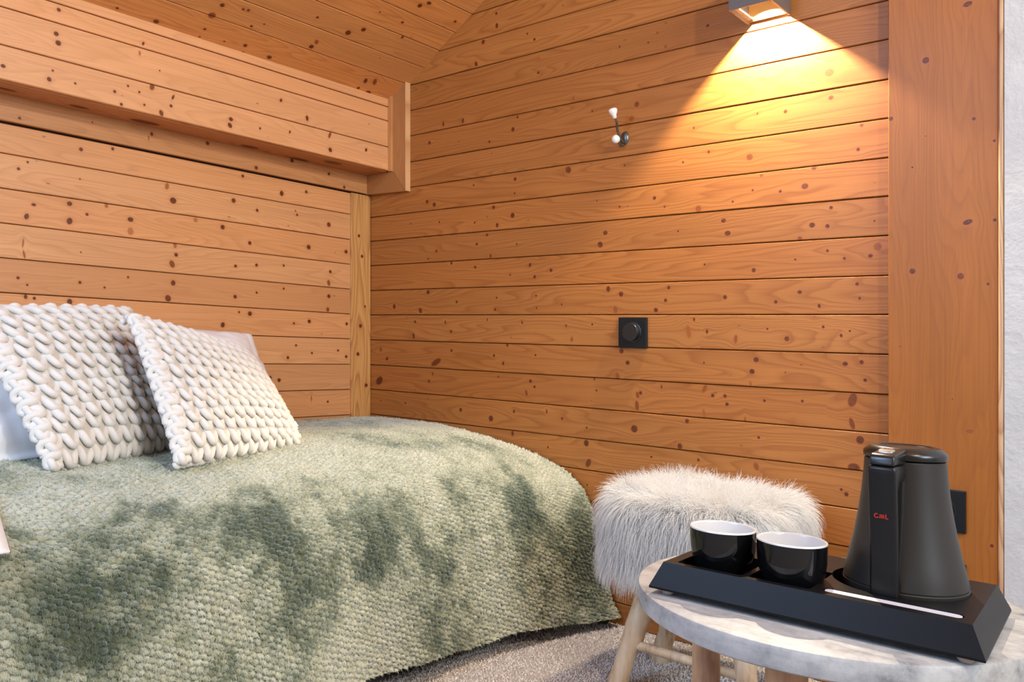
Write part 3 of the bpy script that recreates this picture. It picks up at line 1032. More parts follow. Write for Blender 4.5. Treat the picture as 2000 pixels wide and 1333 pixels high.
    flatN, flatP = N.reshape(-1, 3), Q.reshape(-1, 3)
    area_w = np.clip((s.ravel() > .30) * 1.0, .15, 1)
    ii = rng.choice(len(flatP), n, p=area_w / area_w.sum())
    keep = h1.ravel()[ii] > .25
    ii = ii[keep]
    n = len(ii)
    root = flatP[ii] + rng.normal(0, .0008, (n, 3))
    d = flatN[ii] * .8 + rng.normal(0, .45, (n, 3)) + np.array([.25, -.1, -.35])
    d /= np.linalg.norm(d, axis=1)[:, None]
    L = rng.uniform(.0022, .0048, n)[:, None]
    PP = np.stack([root - d * .001, root + d * L * .6, root + d * L + np.array([0, 0, -.0006])], 1)
    PP = slope(PP.reshape(-1, 3)) - np.array(o.location)
    hc = bpy.data.hair_curves.new('pile')
    hc.add_curves([3] * n)
    hc.attributes['position'].data.foreach_set('vector', PP.astype(np.float32).ravel())
    r = hc.attributes.new('radius', 'FLOAT', 'POINT')
    r.data.foreach_set('value', np.tile(np.array([.00042, .00034, .00012], np.float32), n))
    na = hc.attributes.new('nap', 'FLOAT', 'CURVE')
    na.data.foreach_set('value', np.clip(nap[ii] + rng.normal(0, .05, n), 0, 1).astype(np.float32))
    ho = bpy.data.objects.new('pile', hc)
    COL.objects.link(ho)
    ho.parent = o
    t2 = NT('sage_pile')
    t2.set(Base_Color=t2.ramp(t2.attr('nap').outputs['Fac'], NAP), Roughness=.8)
    t2.b.inputs['Specular IOR Level'].default_value = .3
    t2.b.inputs['Sheen Weight'].default_value = .8
    t2.b.inputs['Sheen Tint'].default_value = (.72, .87, 1, 1)  # cool daylight put into the sheen of the pile as well
    hc.materials.append(t2.m)
    props(ho, kind='stuff')
    # folded under-corner of the hem next to the wall
    V = [(.905, -.020, .038), (.955, -.016, .030), (.930, -.030, .001), (.902, -.030, .004), (.905, -.012, .038), (.952, -.010, .030), (.930, -.018, .001), (.902, -.018, .004)]
    Fc = [(0, 1, 2, 3), (7, 6, 5, 4), (0, 4, 5, 1), (1, 5, 6, 2), (2, 6, 7, 3), (3, 7, 4, 0)]
    props(mesh('hem_corner', V, Fc, plain('throw_underside', (0.075, 0.085, 0.045), .95), o), label='dark underside of the folded corner')
    return o


thr = blanket()

# ------------------------------------------------------------------ pillows and cushions
def quad_map(TL, TR, BR, BL):
    TL, TR, BR, BL = (np.array(p, float) for p in (TL, TR, BR, BL))

    def f(a, b):
        a, b = np.asarray(a)[..., None], np.asarray(b)[..., None]
        return (TL * (1 - a) + TR * a) * (1 - b) + (BL * (1 - a) + BR * a) * b
    n = np.cross(BL - TL, TR - TL)
    n /= np.linalg.norm(n)
    if n[0] < 0:
        n = -n
    return f, n


def pillow(name, TL, TR, BR, BL, T, label, flange=.06, seed=1):
    f, n = quad_map(TL, TR, BR, BL)
    M = 60
    g = np.linspace(0, 1, M)
    a, b = np.meshgrid(g, g, indexing='ij')
    ia = np.clip(1 - (np.abs(2 * a - 1) / (1 - flange)) ** 3, 0, 1)
    ib = np.clip(1 - (np.abs(2 * b - 1) / (1 - flange)) ** 3, 0, 1)
    h = T * (ia * ib) ** .5
    wr = .006 * fbm2(a, b, .16, seed, 3)
    base = f(a, b) + n * (wr * .8)[..., None]
    front = base + n * (h + .0015 + wr * .5 * (h > .005))[..., None]
    back = base - n * (h * .75 + .0015)[..., None]
    V = np.r_[front.reshape(-1, 3), back.reshape(-1, 3)]
    idx = np.arange(M * M).reshape(M, M)
    F1 = np.stack([idx[:-1, :-1], idx[1:, :-1], idx[1:, 1:], idx[:-1, 1:]], -1).reshape(-1, 4)
    ring = np.r_[idx[:, 0], idx[-1, 1:], idx[-2::-1, -1], idx[0, -2:0:-1]]
    F = F1[:, ::-1].tolist() + (F1 + M * M).tolist()
    for i in range(len(ring)):
        p, q = int(ring[i]), int(ring[(i + 1) % len(ring)])
        F.append([p, q, q + M * M, p + M * M])
    t = thing(name, tuple((np.array(BL) + np.array(BR)) / 2), label, 'pillow', 'white pillows along the left wall')
    mesh('pillowcase', V, F, m_sheet, t, smooth=True)
    return t


pillow('pillow', (.075, -1.02, .727), (.105, -.500, .697), (.36, -.56, .462), (.36, -1.08, .462), .05, 'white flanged pillow behind the right-hand knitted cushion', seed=3)
pillow('pillow', (.14, -1.50, .735), (.14, -.98, .735), (.475, -1.00, .462), (.475, -1.55, .460), .055, 'white pillow behind the left-hand knitted cushion', seed=8)


def knit_mat():
    t = NT('cream_chunky_wool')
    co = t.n('ShaderNodeTexCoord').outputs['Object']
    a = t.noise(co, 60, 3, .6)
    b = t.noise(co, 700, 2, .7)
    t.set(Base_Color=t.mix(a, (0.69, 0.645, 0.58), (0.75, 0.715, 0.66)), Roughness=.9)
    t.b.inputs['Sheen Weight'].default_value = .35
    t.bump(b, .5, .001)
    return t.m


m_knit = knit_mat()
m_core = plain('cushion_lining', (0.56, 0.51, 0.44), .9)


def knit_cushion(TL, TR, BR, BL, T, rows, sts, label, loc, seed):
    f, n = quad_map(TL, TR, BR, BL)
    r = np.random.default_rng(seed)
    t = thing('knitted_cushion', loc, label, 'cushion', 'chunky knitted cushions on the bed')

    def height(a, b):
        ea = np.clip(1 - np.abs(2 * a - 1) ** 2.5, 0, 1)
        eb = np.clip(1 - np.abs(2 * b - 1) ** 2.5, 0, 1)
        return T * (ea * eb) ** .5

    def surf(a, b, off, side=1):
        a, b = np.asarray(a, float), np.asarray(b, float)
        return f(a, b) + n * (side * (height(np.clip(a, 0, 1), np.clip(b, 0, 1)) + off))[..., None]
    # inner cushion
    M = 26
    g = np.linspace(0.01, .99, M)
    a, b = np.meshgrid(g, g, indexing='ij')
    V = np.r_[surf(a, b, .0005).reshape(-1, 3), surf(a, b, -.004, -.55).reshape(-1, 3)]
    idx = np.arange(M * M).reshape(M, M)
    F1 = np.stack([idx[:-1, :-1], idx[1:, :-1], idx[1:, 1:], idx[:-1, 1:]], -1).reshape(-1, 4)
    ring = np.r_[idx[:, 0], idx[-1, 1:], idx[-2::-1, -1], idx[0, -2:0:-1]]
    F = F1[:, ::-1].tolist() + (F1 + M * M).tolist()
    for i in range(len(ring)):
        p, q = int(ring[i]), int(ring[(i + 1) % len(ring)])
        F.append([p, q, q + M * M, p + M * M])
    mesh('inner_cushion', V, F, m_core, t, smooth=True)
    # chunky yarn: one long strand per knitted row
    width = np.linalg.norm(np.array(TR) - np.array(TL)) * .5 + np.linalg.norm(np.array(BR) - np.array(BL)) * .5
    hgt = np.linalg.norm(np.array(TL) - np.array(BL))
    pa, pr = width / sts, hgt / rows
    rad = .275 * min(pa, pr)
    def wrapped(a, b, off):
        """follow the front of the cushion and roll round its edges"""
        ac, bc = np.clip(a, .004, .996), np.clip(b, .004, .996)
        over = np.abs(a - ac) * width + np.abs(b - bc) * hgt
        return f(ac, bc) + n * (height(ac, bc) + off - over * 1.1)[..., None]
    for j in range(-1, rows + 1):
        k = (sts + 2) * 15
        ss = np.linspace(-.12, sts + .12, k + 1)
        th = 2 * PI * ss
        ph = r.uniform(-.12, .12)
        jit = np.interp(ss, np.arange(-1, sts + 2), r.normal(0, .05, sts + 3))
        sh = .5 * (j % 2)
        aa = (ss + .5 * sh - .13 + .115 * np.sin(th + ph - 4.0) + jit * .5) / sts
        bb = np.clip((j + .5 - .53 * np.cos(th + ph) + jit + .15 * np.sin(ss * .4 + j)) / rows, -.035, 1.035)
        off = .24 * pr * np.cos(th + ph - 2.5) + .002
        aa = .5 + np.clip(aa - .5, -.485, .485)
        P = wrapped(aa, bb, off)
        rr = rad * (1 + .10 * np.sin(th * .5 + r.uniform(0, 6)) * r.uniform(.3, 1))
        MB().tube(P, rr, 9).build('yarn_row', m_knit, t, smooth=True)
    for side in (0, 1):
        u = np.linspace(0, 1, rows * 14)
        wv = 2 * PI * u * rows
        aa = .030 + .034 * np.cos(wv)
        aa = aa if side == 0 else 1 - aa
        P = wrapped(aa, u + .012 * np.sin(wv * 2), .004 + .004 * np.sin(wv))
        MB().tube(P, rad * (1.0 + .12 * np.cos(wv)), 9).build('edge_yarn', m_knit, t, smooth=True)
    return t


kc1 = knit_cushion((.470, -1.005, .722), (.345, -.672, .652), (.520, -.640, .450), (.668, -1.008, .455), .040, 13, 12,
             'cream chunky knitted cushion in front, leaning over its neighbour', (.60, -.83, .45), 5)
knit_cushion((.400, -1.262, .722), (.262, -.905, .738), (.440, -.893, .452), (.596, -1.196, .452), .043, 13, 10,
             'cream chunky knitted cushion behind, left-hand one of the pair', (.52, -1.05, .45), 9)


V = [(.478, -.662, .506), (.470, -.615, .498), (.482, -.615, .488), (.490, -.662, .494)]
V += [(x + .0006, y, z + .0006) for x, y, z in V]
props(mesh('care_label', V, [(3, 2, 1, 0), (4, 5, 6, 7), (0, 1, 5, 4), (1, 2, 6, 5), (2, 3, 7, 6), (3, 0, 4, 7)], m_sheet, kc1), label='small white cloth label')


# white corner of bedding that reaches in at the left edge
def bed_corner():
    t = thing('pillow', (.80, -1.47, .40), 'white pillow corner hanging over the throw at left photo edge', 'pillow')
    f, n = quad_map((.70, -1.75, .457), (.70, -1.314, .452), (.845, -1.338, .386), (.845, -1.75, .388))
    M = 24
    g = np.linspace(0, 1, M)
    a, b = np.meshgrid(g, g, indexing='ij')
    h = .012 * np.clip((1 - np.abs(2 * a - 1) ** 3) * (1 - np.abs(2 * b - 1) ** 3), 0, 1) ** .6
    if n[2] < 0:
        n = -n
    V = np.r_[(f(a, b) + n * (h + .002)[..., None]).reshape(-1, 3), (f(a, b) - n * (.001 + h * 0)[..., None]).reshape(-1, 3)]
    idx = np.arange(M * M).reshape(M, M)
    F1 = np.stack([idx[:-1, :-1], idx[1:, :-1], idx[1:, 1:], idx[:-1, 1:]], -1).reshape(-1, 4)
    ring = np.r_[idx[:, 0], idx[-1, 1:], idx[-2::-1, -1], idx[0, -2:0:-1]]
    F = F1.tolist() + (F1 + M * M)[:, ::-1].tolist()
    for i in range(len(ring)):
        p, q = int(ring[i]), int(ring[(i + 1) % len(ring)])
        F.append([p, p + M * M, q + M * M, q])
    mesh('pillowcase', V, F, m_sheet, t, smooth=True)


bed_corner()

# ------------------------------------------------------------------ fur stool
def stick_mat(name, c0, c1, c2, sc=1.0):
    t = NT(name)
    co = t.n('ShaderNodeTexCoord').outputs['Object']
    mp = t.n('ShaderNodeMapping')
    mp.inputs['Scale'].default_value = (60 * sc, 60 * sc, 5 * sc)
    t.link(co, mp.inputs['Vector'])
    a = t.noise(mp.outputs[0], 1.0, 4, .6)
    b = t.noise(co, 14, 3, .6)
    col_ = t.ramp(t.math('ADD', t.math('MULTIPLY', a, .6), t.math('MULTIPLY', b, .4)), [(.36, c0), (.50, c1), (.66, c2)])
    t.set(Base_Color=col_, Roughness=.6)
    t.bump(a, .35, .002)
    return t.m


m_stick = stick_mat('peeled_branch', (0.36, 0.19, 0.085), (0.60, 0.43, 0.27), (0.72, 0.58, 0.42))


def fur_stool():
    X0, X1, Y0, Y1, Z0, Z1 = 1.145, 1.462, -.360, -.080, .255, .386
    t = thing('fur_stool', ((X0 + X1) / 2, (Y0 + Y1) / 2, 0), 'stool with shaggy white fur seat and peeled branch legs by the wall', 'stool')
    bm = bmesh.new()
    bmesh.ops.create_cube(bm, size=1)
    for v in bm.verts:
        v.co = Vector(((v.co.x + .5) * (X1 - X0) + X0, (v.co.y + .5) * (Y1 - Y0) + Y0, (v.co.z + .5) * (Z1 - Z0) + Z0))
    bmesh.ops.bevel(bm, geom=[e for e in bm.edges if abs(e.verts[0].co.z - e.verts[1].co.z) > .05], offset=.060, segments=10, profile=.5, affect='EDGES')
    bmesh.ops.bevel(bm, geom=[e for e in bm.edges if all(v.co.z > Z1 - .001 for v in e.verts) and len(e.link_faces) == 2 and any(abs(f.normal.z) < .5 for f in e.link_faces)], offset=.026, segments=6, profile=.5, affect='EDGES')
    bmesh.ops.triangulate(bm, faces=bm.faces[:])
    bm.normal_update()
    tri = np.array([[v.co[:] for v in f.verts] for f in bm.faces])
    tn = np.array([f.normal[:] for f in bm.faces])
    seat = MB().bm(bm).build('seat', plain('fur_backing', (0.74, 0.72, 0.68), .9), t, smooth=True, sharp=50)
    keep = tn[:, 2] > -.5
    tri, tn = tri[keep], tn[keep]
    area = np.linalg.norm(np.cross(tri[:, 1] - tri[:, 0], tri[:, 2] - tri[:, 0]), axis=1)
    n = 62000
    fi = rng.choice(len(tri), n, p=area / area.sum())
    u, v = rng.random(n), rng.random(n)
    sw = u + v > 1
    u[sw], v[sw] = 1 - u[sw], 1 - v[sw]
    root = tri[fi, 0] + u[:, None] * (tri[fi, 1] - tri[fi, 0]) + v[:, None] * (tri[fi, 2] - tri[fi, 0])
    nn = tn[fi]
    K = 7
    L = rng.uniform(.040, .070, n) * (1 - .15 * nn[:, 2])
    cen = np.array(((X0 + X1) / 2, (Y0 + Y1) / 2, 0))
    # clumps share a direction
    cx, cy = root[:, 0] * 38, (root[:, 1] + root[:, 2] * 1.3) * 38
    cl1 = fbm2(cx, cy, 1.0, 101, 2)
    cl2 = fbm2(cx, cy, 1.0, 103, 2)
    out = root - cen
    out[:, 2] = 0
    out /= np.linalg.norm(out, axis=1)[:, None] + 1e-9
    side = np.clip(1 - nn[:, 2], 0, 1)[:, None]
    d = nn * (.62 - .30 * side) + out * .42 * (1 - side) + np.c_[cl1, cl2, cl1 * .3] * (.55 - .28 * side) + rng.normal(0, .16, (n, 3))
    d /= np.linalg.norm(d, axis=1)[:, None]
    P = np.zeros((n, K, 3))
    P[:, 0] = root
    cur = d.copy()
    g = np.array([0, 0, -1.0])
    for k in range(1, K):
        grav = (.20 + .42 * side) * (k / K + .35)
        cur = cur + g * grav + rng.normal(0, .05, (n, 3))
        cur /= np.linalg.norm(cur, axis=1)[:, None]
        P[:, k] = P[:, k - 1] + cur * (L / (K - 1))[:, None]
        P[:, k, 2] = np.where((P[:, k, 2] < Z1 + .002) & (np.abs(P[:, k, 0] - cen[0]) < (X1 - X0) / 2 - .03) & (np.abs(P[:, k, 1] - cen[1]) < (Y1 - Y0) / 2 - .03), Z1 + .002 + rng.uniform(0, .003, n), P[:, k, 2])
        P[:, k, 1] = np.minimum(P[:, k, 1], -.004)
    W = slope(P.reshape(-1, 3)) - np.array(t.location)
    hc = bpy.data.hair_curves.new('fur')
    hc.add_curves([K] * n)
    hc.attributes['position'].data.foreach_set('vector', W.astype(np.float32).ravel())
    r = hc.attributes.new('radius', 'FLOAT', 'POINT')
    r.data.foreach_set('value', np.tile(np.linspace(.00052, .00010, K).astype(np.float32), n))
    o = bpy.data.objects.new('fur', hc)
    COL.objects.link(o)
    o.parent = t
    m = NT('white_fur')
    m.set(Base_Color=(0.79, 0.785, 0.775), Roughness=.6)
    m.b.inputs['Specular IOR Level'].default_value = .25
    tr = m.n('ShaderNodeBsdfTranslucent')
    tr.inputs['Color'].default_value = (0.79, 0.785, 0.775, 1)
    mx = m.n('ShaderNodeMixShader')
    mx.inputs[0].default_value = .36
    m.link(m.b.outputs[0], mx.inputs[1])
    m.link(tr.outputs[0], mx.inputs[2])
    m.link(mx.outputs[0], m.t.nodes['Material Output'].inputs['Surface'])
    hc.materials.append(m.m)
    props(o, kind='stuff')
    MB().box((X0 + .03, Y0 + .03, .238), (X1 - .03, Y1 - .03, .256), .003).build('seat_board', plain('stool_board', (0.16, 0.10, 0.055), .7), t)
    legs = []
    for fx, fy, tx, ty in ((1.168, -.348, 1.232, -.300), (1.150, -.138, 1.214, -.150), (1.466, -.352, 1.405, -.300), (1.478, -.132, 1.415, -.150)):
        u = np.linspace(0, 1, 12)
        P = np.c_[fx + (tx - fx) * u, fy + (ty - fy) * u, .0005 + .2385 * u]
        P[1:-1, :2] += rng.normal(0, .0012, (10, 2))
        MB().tube(P, .0225 + .0018 * np.sin(u * 7 + fx * 40) - .0025 * (1 - u), 18).build('leg', m_stick, t, smooth=True, sharp=50)
        legs.append(((fx, fy), (tx, ty)))

    def at(l, z):
        (a, b), (c, d_) = legs[l]
        f_ = z / .239
        return np.array((a + (c - a) * f_, b + (d_ - b) * f_, z))
    for a, b, z in ((0, 2, .098), (1, 3, .098)):
        p, q = at(a, z), at(b, z)
        u = np.linspace(0, 1, 10)[:, None]
        MB().tube(p + (q - p) * u, .0095, 14).build('stretcher', m_stick, t, smooth=True, sharp=50)


fur_stool()

# ------------------------------------------------------------------ round table
TT = TABLE_TILT
TH = .375


def stone_mat():
    t = NT('greywashed_top')
    co = t.n('ShaderNodeTexCoord').outputs['Object']
    mp = t.n('ShaderNodeMapping')
    mp.inputs['Rotation'].default_value = (0, 0, .25)
    mp.inputs['Scale'].default_value = (3, 26, 26)
    t.link(co, mp.inputs['Vector'])
    a = t.noise(mp.outputs[0], 1.0, 5, .65)
    b = t.noise(co, 26, 5, .7)
    c = t.noise(co, 160, 3, .7)
    v = t.math('ADD', t.math('MULTIPLY', a, .55), t.math('MULTIPLY', b, .45))
    colr = t.ramp(v, [(.36, (0.10, 0.10, 0.108)), (.45, (0.29, 0.288, 0.29)), (.57, (0.43, 0.422, 0.415)), (.75, (0.54, 0.515, 0.485))])
    colr = t.mix(t.math('MULTIPLY', t.range(c, .5, .75), .28), colr, (0.22, 0.20, 0.20))
    t.set(Base_Color=colr, Roughness=.48)
    t.bump(t.math('ADD', a, t.math('MULTIPLY', c, .4)), .22, .002)
    return t.m


def round_table():
    cx, cy, R = 1.705, -.664, .2445
    t = thing('round_table', (cx, cy, 0), 'low round side table with greywashed top and stout wooden legs', 'table', tilt=TT)
    prof = [(.0001, TH - .029), (R - .006, TH - .029), (R - .001, TH - .026), (R, TH - .020), (R, TH - .005), (R - .0015, TH - .0015), (R - .005, TH), (.0001, TH)]
    MB().lathe(prof, 128, c=(cx, cy, 0)).build('tabletop', stone_mat(), t, smooth=True, sharp=40, tilt=TT)
    m_leg = stick_mat('teak_leg', (0.23, 0.105, 0.052), (0.42, 0.235, 0.13), (0.56, 0.36, 0.22), .8)
    floor_gap = 0.0
    for x, y, r in ((1.500, -.602, .0215), (1.728, -.855, .0225), (1.868, -.560, .0220)):
        u = np.linspace(0, 1, 10)
        zf = (SLA * x + SLB * y) - (TT[0] * x + TT[1] * y + TT[2]) + .0005
        z = zf + (TH - .029 - zf) * u
        P = np.c_[np.full(10, x), np.full(10, y), z]
        MB().tube(P, r * (1 + .03 * np.sin(u * 5 + x * 9)), 20).build('leg', m_leg, t, smooth=True, sharp=50, tilt=TT)


round_table()

# tray frame: origin front left corner, u along the front, v towards the wall
TO, TU, TV = np.array((1.544, -.842)), np.array((.9976, .0695)), np.array((-.0695, .9976))


def tp(u, v, z):
    q = TO + TU * u + TV * v
    return (q[0], q[1], z)


def rrect(u0, v0, u1, v1, r, n=6):
    out = []
    for cu, cv, a0 in ((u1 - r, v1 - r, 0), (u0 + r, v1 - r, 90), (u0 + r, v0 + r, 180), (u1 - r, v0 + r, 270)):
        for k in range(n + 1):
            a = math.radians(a0 + 90 * k / n)
            out.append((cu + r * math.cos(a), cv + r * math.sin(a)))
    return out


def circle(cu, cv, r, n=56):
    return [(cu + r * math.cos(2 * PI * k / n), cv + r * math.sin(2 * PI * k / n)) for k in range(n)]


ZT0, ZT1 = TH + .0075, TH + .0400
KU, KV = .2665, .1370


def tray():
    Lu, Lv, ins = .374, .233, .0135
    t = thing('serving_tray', tp(Lu / 2, Lv / 2, TH), 'black welcome tray with recesses for cups and kettle on round table', 'tray', tilt=TT)
    m = plain('tray_black', (0.007, 0.0060, 0.0062), .40)
    m.node_tree.nodes['Principled BSDF'].inputs['Specular IOR Level'].default_value = .16
    outer = [(ins, ins), (Lu - ins, ins), (Lu - ins, Lv - ins), (ins, Lv - ins)]
    holes = [(rrect(.027, .024, .112, .122, .004), .026), (rrect(.119, .024, .193, .122, .004), .026), (circle(KU, KV, .0765), .026), (rrect(.204, .0285, .350, .0455, .008), .010)]
    hl = [h[0] for h in holes]
    # slot and kettle well may not overlap
    pts, loops = [], []
    for lp in [outer] + hl:
        loops.append(list(range(len(pts), len(pts) + len(lp))))
        pts += lp
    edges = [(lp[i], lp[(i + 1) % len(lp)]) for lp in loops for i in range(len(lp))]
    vo, eo, fo, *_ = delaunay_2d_cdt([Vector(p) for p in pts], edges, [], 1, 1e-6)

    def inside(p, lp):
        c = False
        for i in range(len(lp)):
            (x1, y1), (x2, y2) = lp[i], lp[i - 1]
            if (y1 > p[1]) != (y2 > p[1]) and p[0] < (x2 - x1) * (p[1] - y1) / (y2 - y1) + x1:
                c = not c
        return c
    V = [tp(p[0], p[1], ZT1) for p in vo]
    F = []
    for f in fo:
        c = np.mean([vo[i][:] for i in f], axis=0)
        if not any(inside(c, h) for h in hl):
            F.append(tuple(f))
    b = MB().add(V, F)
    top, bot = [tp(*p, ZT1) for p in outer], [tp(*p, ZT0) for p in ((0, 0), (Lu, 0), (Lu, Lv), (0, Lv))]
    mid = [tp(*p, ZT0 + .0025) for p in ((0, 0), (Lu, 0), (Lu, Lv), (0, Lv))]
    b.add(top + mid + bot, [(4 + i, 4 + (i + 1) % 4, (i + 1) % 4, i) for i in range(4)] + [(8 + i, 8 + (i + 1) % 4, 4 + (i + 1) % 4, 4 + i) for i in range(4)] + [(11, 10, 9, 8)])
    for lp, dep in holes:
        n = len(lp)
        b.add([tp(*p, ZT1) for p in lp] + [tp(*p, ZT1 - dep) for p in lp], [(i, (i + 1) % n, n + (i + 1) % n, n + i) for i in range(n)] + [tuple(n + i for i in range(n))])
    b.build('body', m, t, tilt=TT)
    m_ft = plain('tray_foot_rubber', (0.50, 0.40, 0.36), .12, Transmission_Weight=.3)
    for u, v in ((.020, .0145), (.354, .0145), (.354, .215), (.020, .215)):
        c = tp(u, v, 0)
        MB().lathe([(.0065, TH + .0002), (.0085, TH + .003), (.0085, ZT0)], 20, c=(c[0], c[1], 0), cap0=True).build('foot', m_ft, t, smooth=True, tilt=TT)


tray()


def paper():
    b = MB()
    lp = rrect(.2070, .0298, .3480, .0442, .006)
    n = len(lp)
    z = ZT1 - .0098
    V = [tp(*p, z + .0094) for p in lp] + [tp(*p, z) for p in lp]
    b.add(V, [tuple(range(n)), tuple(range(2 * n - 1, n - 1, -1))] + [(i + n, (i + 1) % n + n, (i + 1) % n, i) for i in range(n)])
    o = b.build('paper_sachet', plain('white_paper', (0.56, 0.545, 0.60), .6), None, tilt=TT)
    props(o, 'white paper stick sachet lying in front slot of the black tray', 'sachet')


paper()


def cup(u, v, label):
    c = tp(u, v, 0)
    z0, z1 = ZT1 - .0255, TH + .0855
    t = thing('cup', (c[0], c[1], z0), label, 'cup', 'black and white cups on the tray', tilt=TT)
    H = z1 - z0
    outp = [(.0001, 0), (.0215, 0), (.0225, .0015), (.0225, .003), (.0290, .010), (.0350, .021), (.0388, .033), (.0408, .046), (.0415, H - .006), (.0416, H - .0022)]
    MB().lathe([(r, z0 + z) for r, z in outp], 72, c=(c[0], c[1], 0)).build('outer_glaze', plain('cup_black_glaze', (0.004, 0.004, 0.0045), .06), t, smooth=True, sharp=60, tilt=TT)
    inp = [(.0416, H - .0022), (.0414, H - .0005), (.0405, H), (.0394, H - .0004), (.0388, H - .003), (.0380, H - .012), (.0360, .032), (.0310, .016), (.020, .009), (.0001, .0075)]
    props(MB().lathe([(r, z0 + z) for r, z in inp], 72, c=(c[0], c[1], 0)).build('inner_glaze', plain('cup_white_glaze', (0.62, 0.61, 0.61), .12), t, smooth=True, tilt=TT), label='white glazed inside and rim')


cup(.0690, .0715, 'black cup with white inside, left one in the tray')
cup(.1592, .0660, 'black cup with white inside, right one beside the kettle')


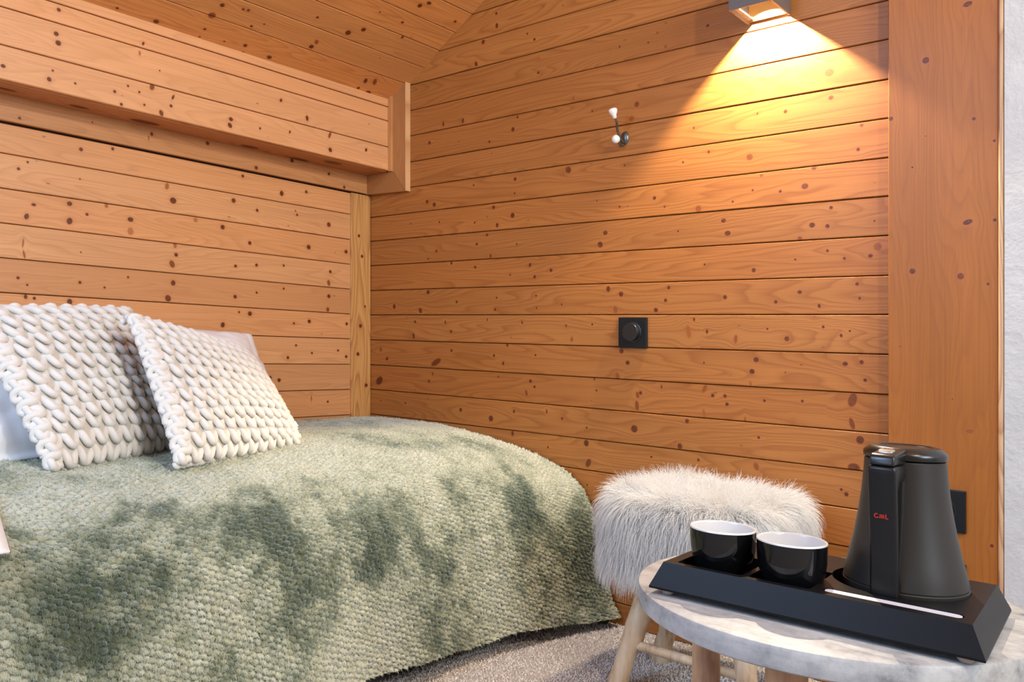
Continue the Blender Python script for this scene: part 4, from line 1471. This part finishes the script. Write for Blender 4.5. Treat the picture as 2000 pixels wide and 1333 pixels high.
def kettle():
    c = tp(KU, KV, 0)
    cx, cy = c[0], c[1]
    zb = ZT1 - .0255
    cx += .006
    t = thing('kettle', (cx, cy, zb), 'matt black electric kettle with flared base standing in tray', 'kettle', tilt=TT)
    t_ = NT('kettle_matt_black')
    co = t_.n('ShaderNodeTexCoord').outputs['Object']
    t_.set(Base_Color=(0.022, 0.0190, 0.0165), Roughness=.42)
    t_.bump(t_.noise(co, 1200, 2, .5), .05, .0005)
    t_.b.inputs['Specular IOR Level'].default_value = .34
    m = t_.m
    m2 = plain('kettle_lid_black', (0.007, 0.0068, 0.0068), .27)
    z0 = TH + .040
    # power base in the well
    MB().lathe([(.0001, zb), (.0700, zb), (.0715, zb + .002), (.0715, zb + .014), (.0690, zb + .018), (.0001, zb + .018)], 64, c=(cx, cy, 0)).build('power_base', m2, t, smooth=True, sharp=40, tilt=TT)
    prof = [(.0001, zb + .0185), (.0700, zb + .0185), (.0725, zb + .020), (.0738, z0 + .000), (.0740, z0 + .0045), (.0730, z0 + .0055), (.0730, z0 + .0065), (.0735, z0 + .0075), (.0722, z0 + .014), (.0700, z0 + .025), (.0655, z0 + .042), (.0600, z0 + .067), (.0555, z0 + .092), (.0518, z0 + .117), (.0492, z0 + .142), (.0480, z0 + .160), (.0470, z0 + .1612), (.0001, z0 + .1612)]
    MB().lathe(prof, 96, c=(cx, cy, 0)).build('body', m, t, smooth=True, sharp=35, tilt=TT)
    hd = np.array((-.025, -.9997, 0))
    hs = np.array((.9997, -.025, 0))
    lid = [(.0455, z0 + .1615), (.0492, z0 + .1635), (.0496, z0 + .1680), (.0485, z0 + .1710), (.0420, z0 + .1765), (.0395, z0 + .1775), (.0330, z0 + .1777), (.0320, z0 + .1765), (.0280, z0 + .1760), (.0001, z0 + .1762)]
    MB().lathe(lid, 72, c=(cx, cy, 0)).build('lid', m2, t, smooth=True, sharp=35, tilt=TT)

    def hp(d, s, z):
        return np.array((cx, cy, 0)) + hd * d + hs * s + np.array((0, 0, z))
    # handle: upright grip with top bridge and bottom bracket, as one swept frame
    def block(prof, w0, w1, bev, name, mat):
        """prof: outline in (distance, height); extruded across the handle width with rounded edges"""
        bm = bmesh.new()
        a = [bm.verts.new(hp(d, -w0, z)) for d, z in prof]
        f = bm.faces.new(a)
        r = bmesh.ops.extrude_face_region(bm, geom=[f])
        for v_ in [g for g in r['geom'] if isinstance(g, bmesh.types.BMVert)]:
            v_.co += Vector(hs * (w0 + w1))
        bmesh.ops.recalc_face_normals(bm, faces=bm.faces[:])
        bmesh.ops.bevel(bm, geom=bm.edges[:], offset=bev, segments=3, profile=.5, affect='EDGES', clamp_overlap=True)
        return MB().bm(bm).build(name, mat, t, smooth=True, sharp=35, tilt=TT)
    hw = .0165
    block([(.0915, z0 + .1585), (.0920, z0 + .150), (.0880, z0 + .100), (.0850, z0 + .050), (.0840, z0 + .008), (.0835, z0 - .002), (.0640, z0 + .004), (.0660, z0 + .016), (.0735, z0 + .030), (.0742, z0 + .050), (.0768, z0 + .100), (.0785, z0 + .128), (.0720, z0 + .138), (.0480, z0 + .142), (.0478, z0 + .1585)], hw, hw, .0045, 'handle', plain('kettle_handle_black', (0.007, 0.0065, 0.0068), .36, Specular_IOR_Level=.35))
    block([(.0560, z0 + .138), (.0585, z0 + .110), (.0620, z0 + .075), (.0670, z0 + .045), (.0715, z0 + .022), (.0600, z0 + .022), (.0540, z0 + .060), (.0460, z0 + .100), (.0440, z0 + .138)], hw * .85, hw * .85, .001, 'handle_spine', plain('kettle_spine_shade', (0.0015, 0.0015, 0.0015), .9))  # spine coloured black to put shade into the gap behind the grip
    block([(.0915, z0 + .1590), (.0890, z0 + .1690), (.0850, z0 + .1725), (.0400, z0 + .1768), (.0400, z0 + .1590)], hw - .002, hw - .002, .003, 'handle_cap', m2)
    block([(.0790, z0 + .1728), (.0775, z0 + .1762), (.0660, z0 + .1778), (.0640, z0 + .1740)], .0085, .0085, .0015, 'lid_button', plain('kettle_button', (0.42, 0.37, 0.31), .3, Metallic=.6))
    # red printed maker's mark on the handle (too blurred to read in the photograph)
    b = MB()

    def strip(s0, z_0, s1, z_1):
        zz = z0 + .098
        q = []
        for s, zf in ((s0, z_0), (s1, z_0), (s1, z_1), (s0, z_1)):
            h_ = zz + zf
            dd = np.interp(h_, [z0 + .050, z0 + .100, z0 + .150], [.0850, .0880, .0920]) + .00035
            q.append(hp(dd, s, h_))
        b.add(q, [(0, 1, 2, 3)])
    for k in range(14):
        a = math.radians(55 + k * 20)
        a2 = a + math.radians(21)
        s0, zc = -.0062, 0
        R1, R2 = .0030, .0018
        q = []
        for aa, rr in ((a, R1), (a2, R1), (a2, R2), (a, R2)):
            h_ = z0 + .098 + rr * math.sin(aa)
            dd = np.interp(h_, [z0 + .050, z0 + .100, z0 + .150], [.0850, .0880, .0920]) + .00035
            q.append(hp(dd, s0 + rr * math.cos(aa), h_))
        b.add(q, [(0, 1, 2, 3)])
    for s0 in (-.0022, .0, .0022):
        strip(s0 - .0006, -.0026, s0 + .0006, .0018)
    strip(-.0028, .0010, .0028, .0020)
    strip(-.0028, -.0008, .0028, .0001)
    strip(.0040, -.0028, .0052, .0030)
    strip(.0040, -.0028, .0074, -.0017)
    props(b.build('printed_mark', plain('red_print', (0.55, 0.02, 0.01), .5), t, tilt=TT), label='small red printed mark')


kettle()
for o in SC.objects:
    if o.parent and o.parent.name == 'kettle':
        o.data.transform(Matrix.Scale(.945, 4))
print('tris', sum(len(o.data.polygons) * 2 for o in SC.objects if o.type == 'MESH'))
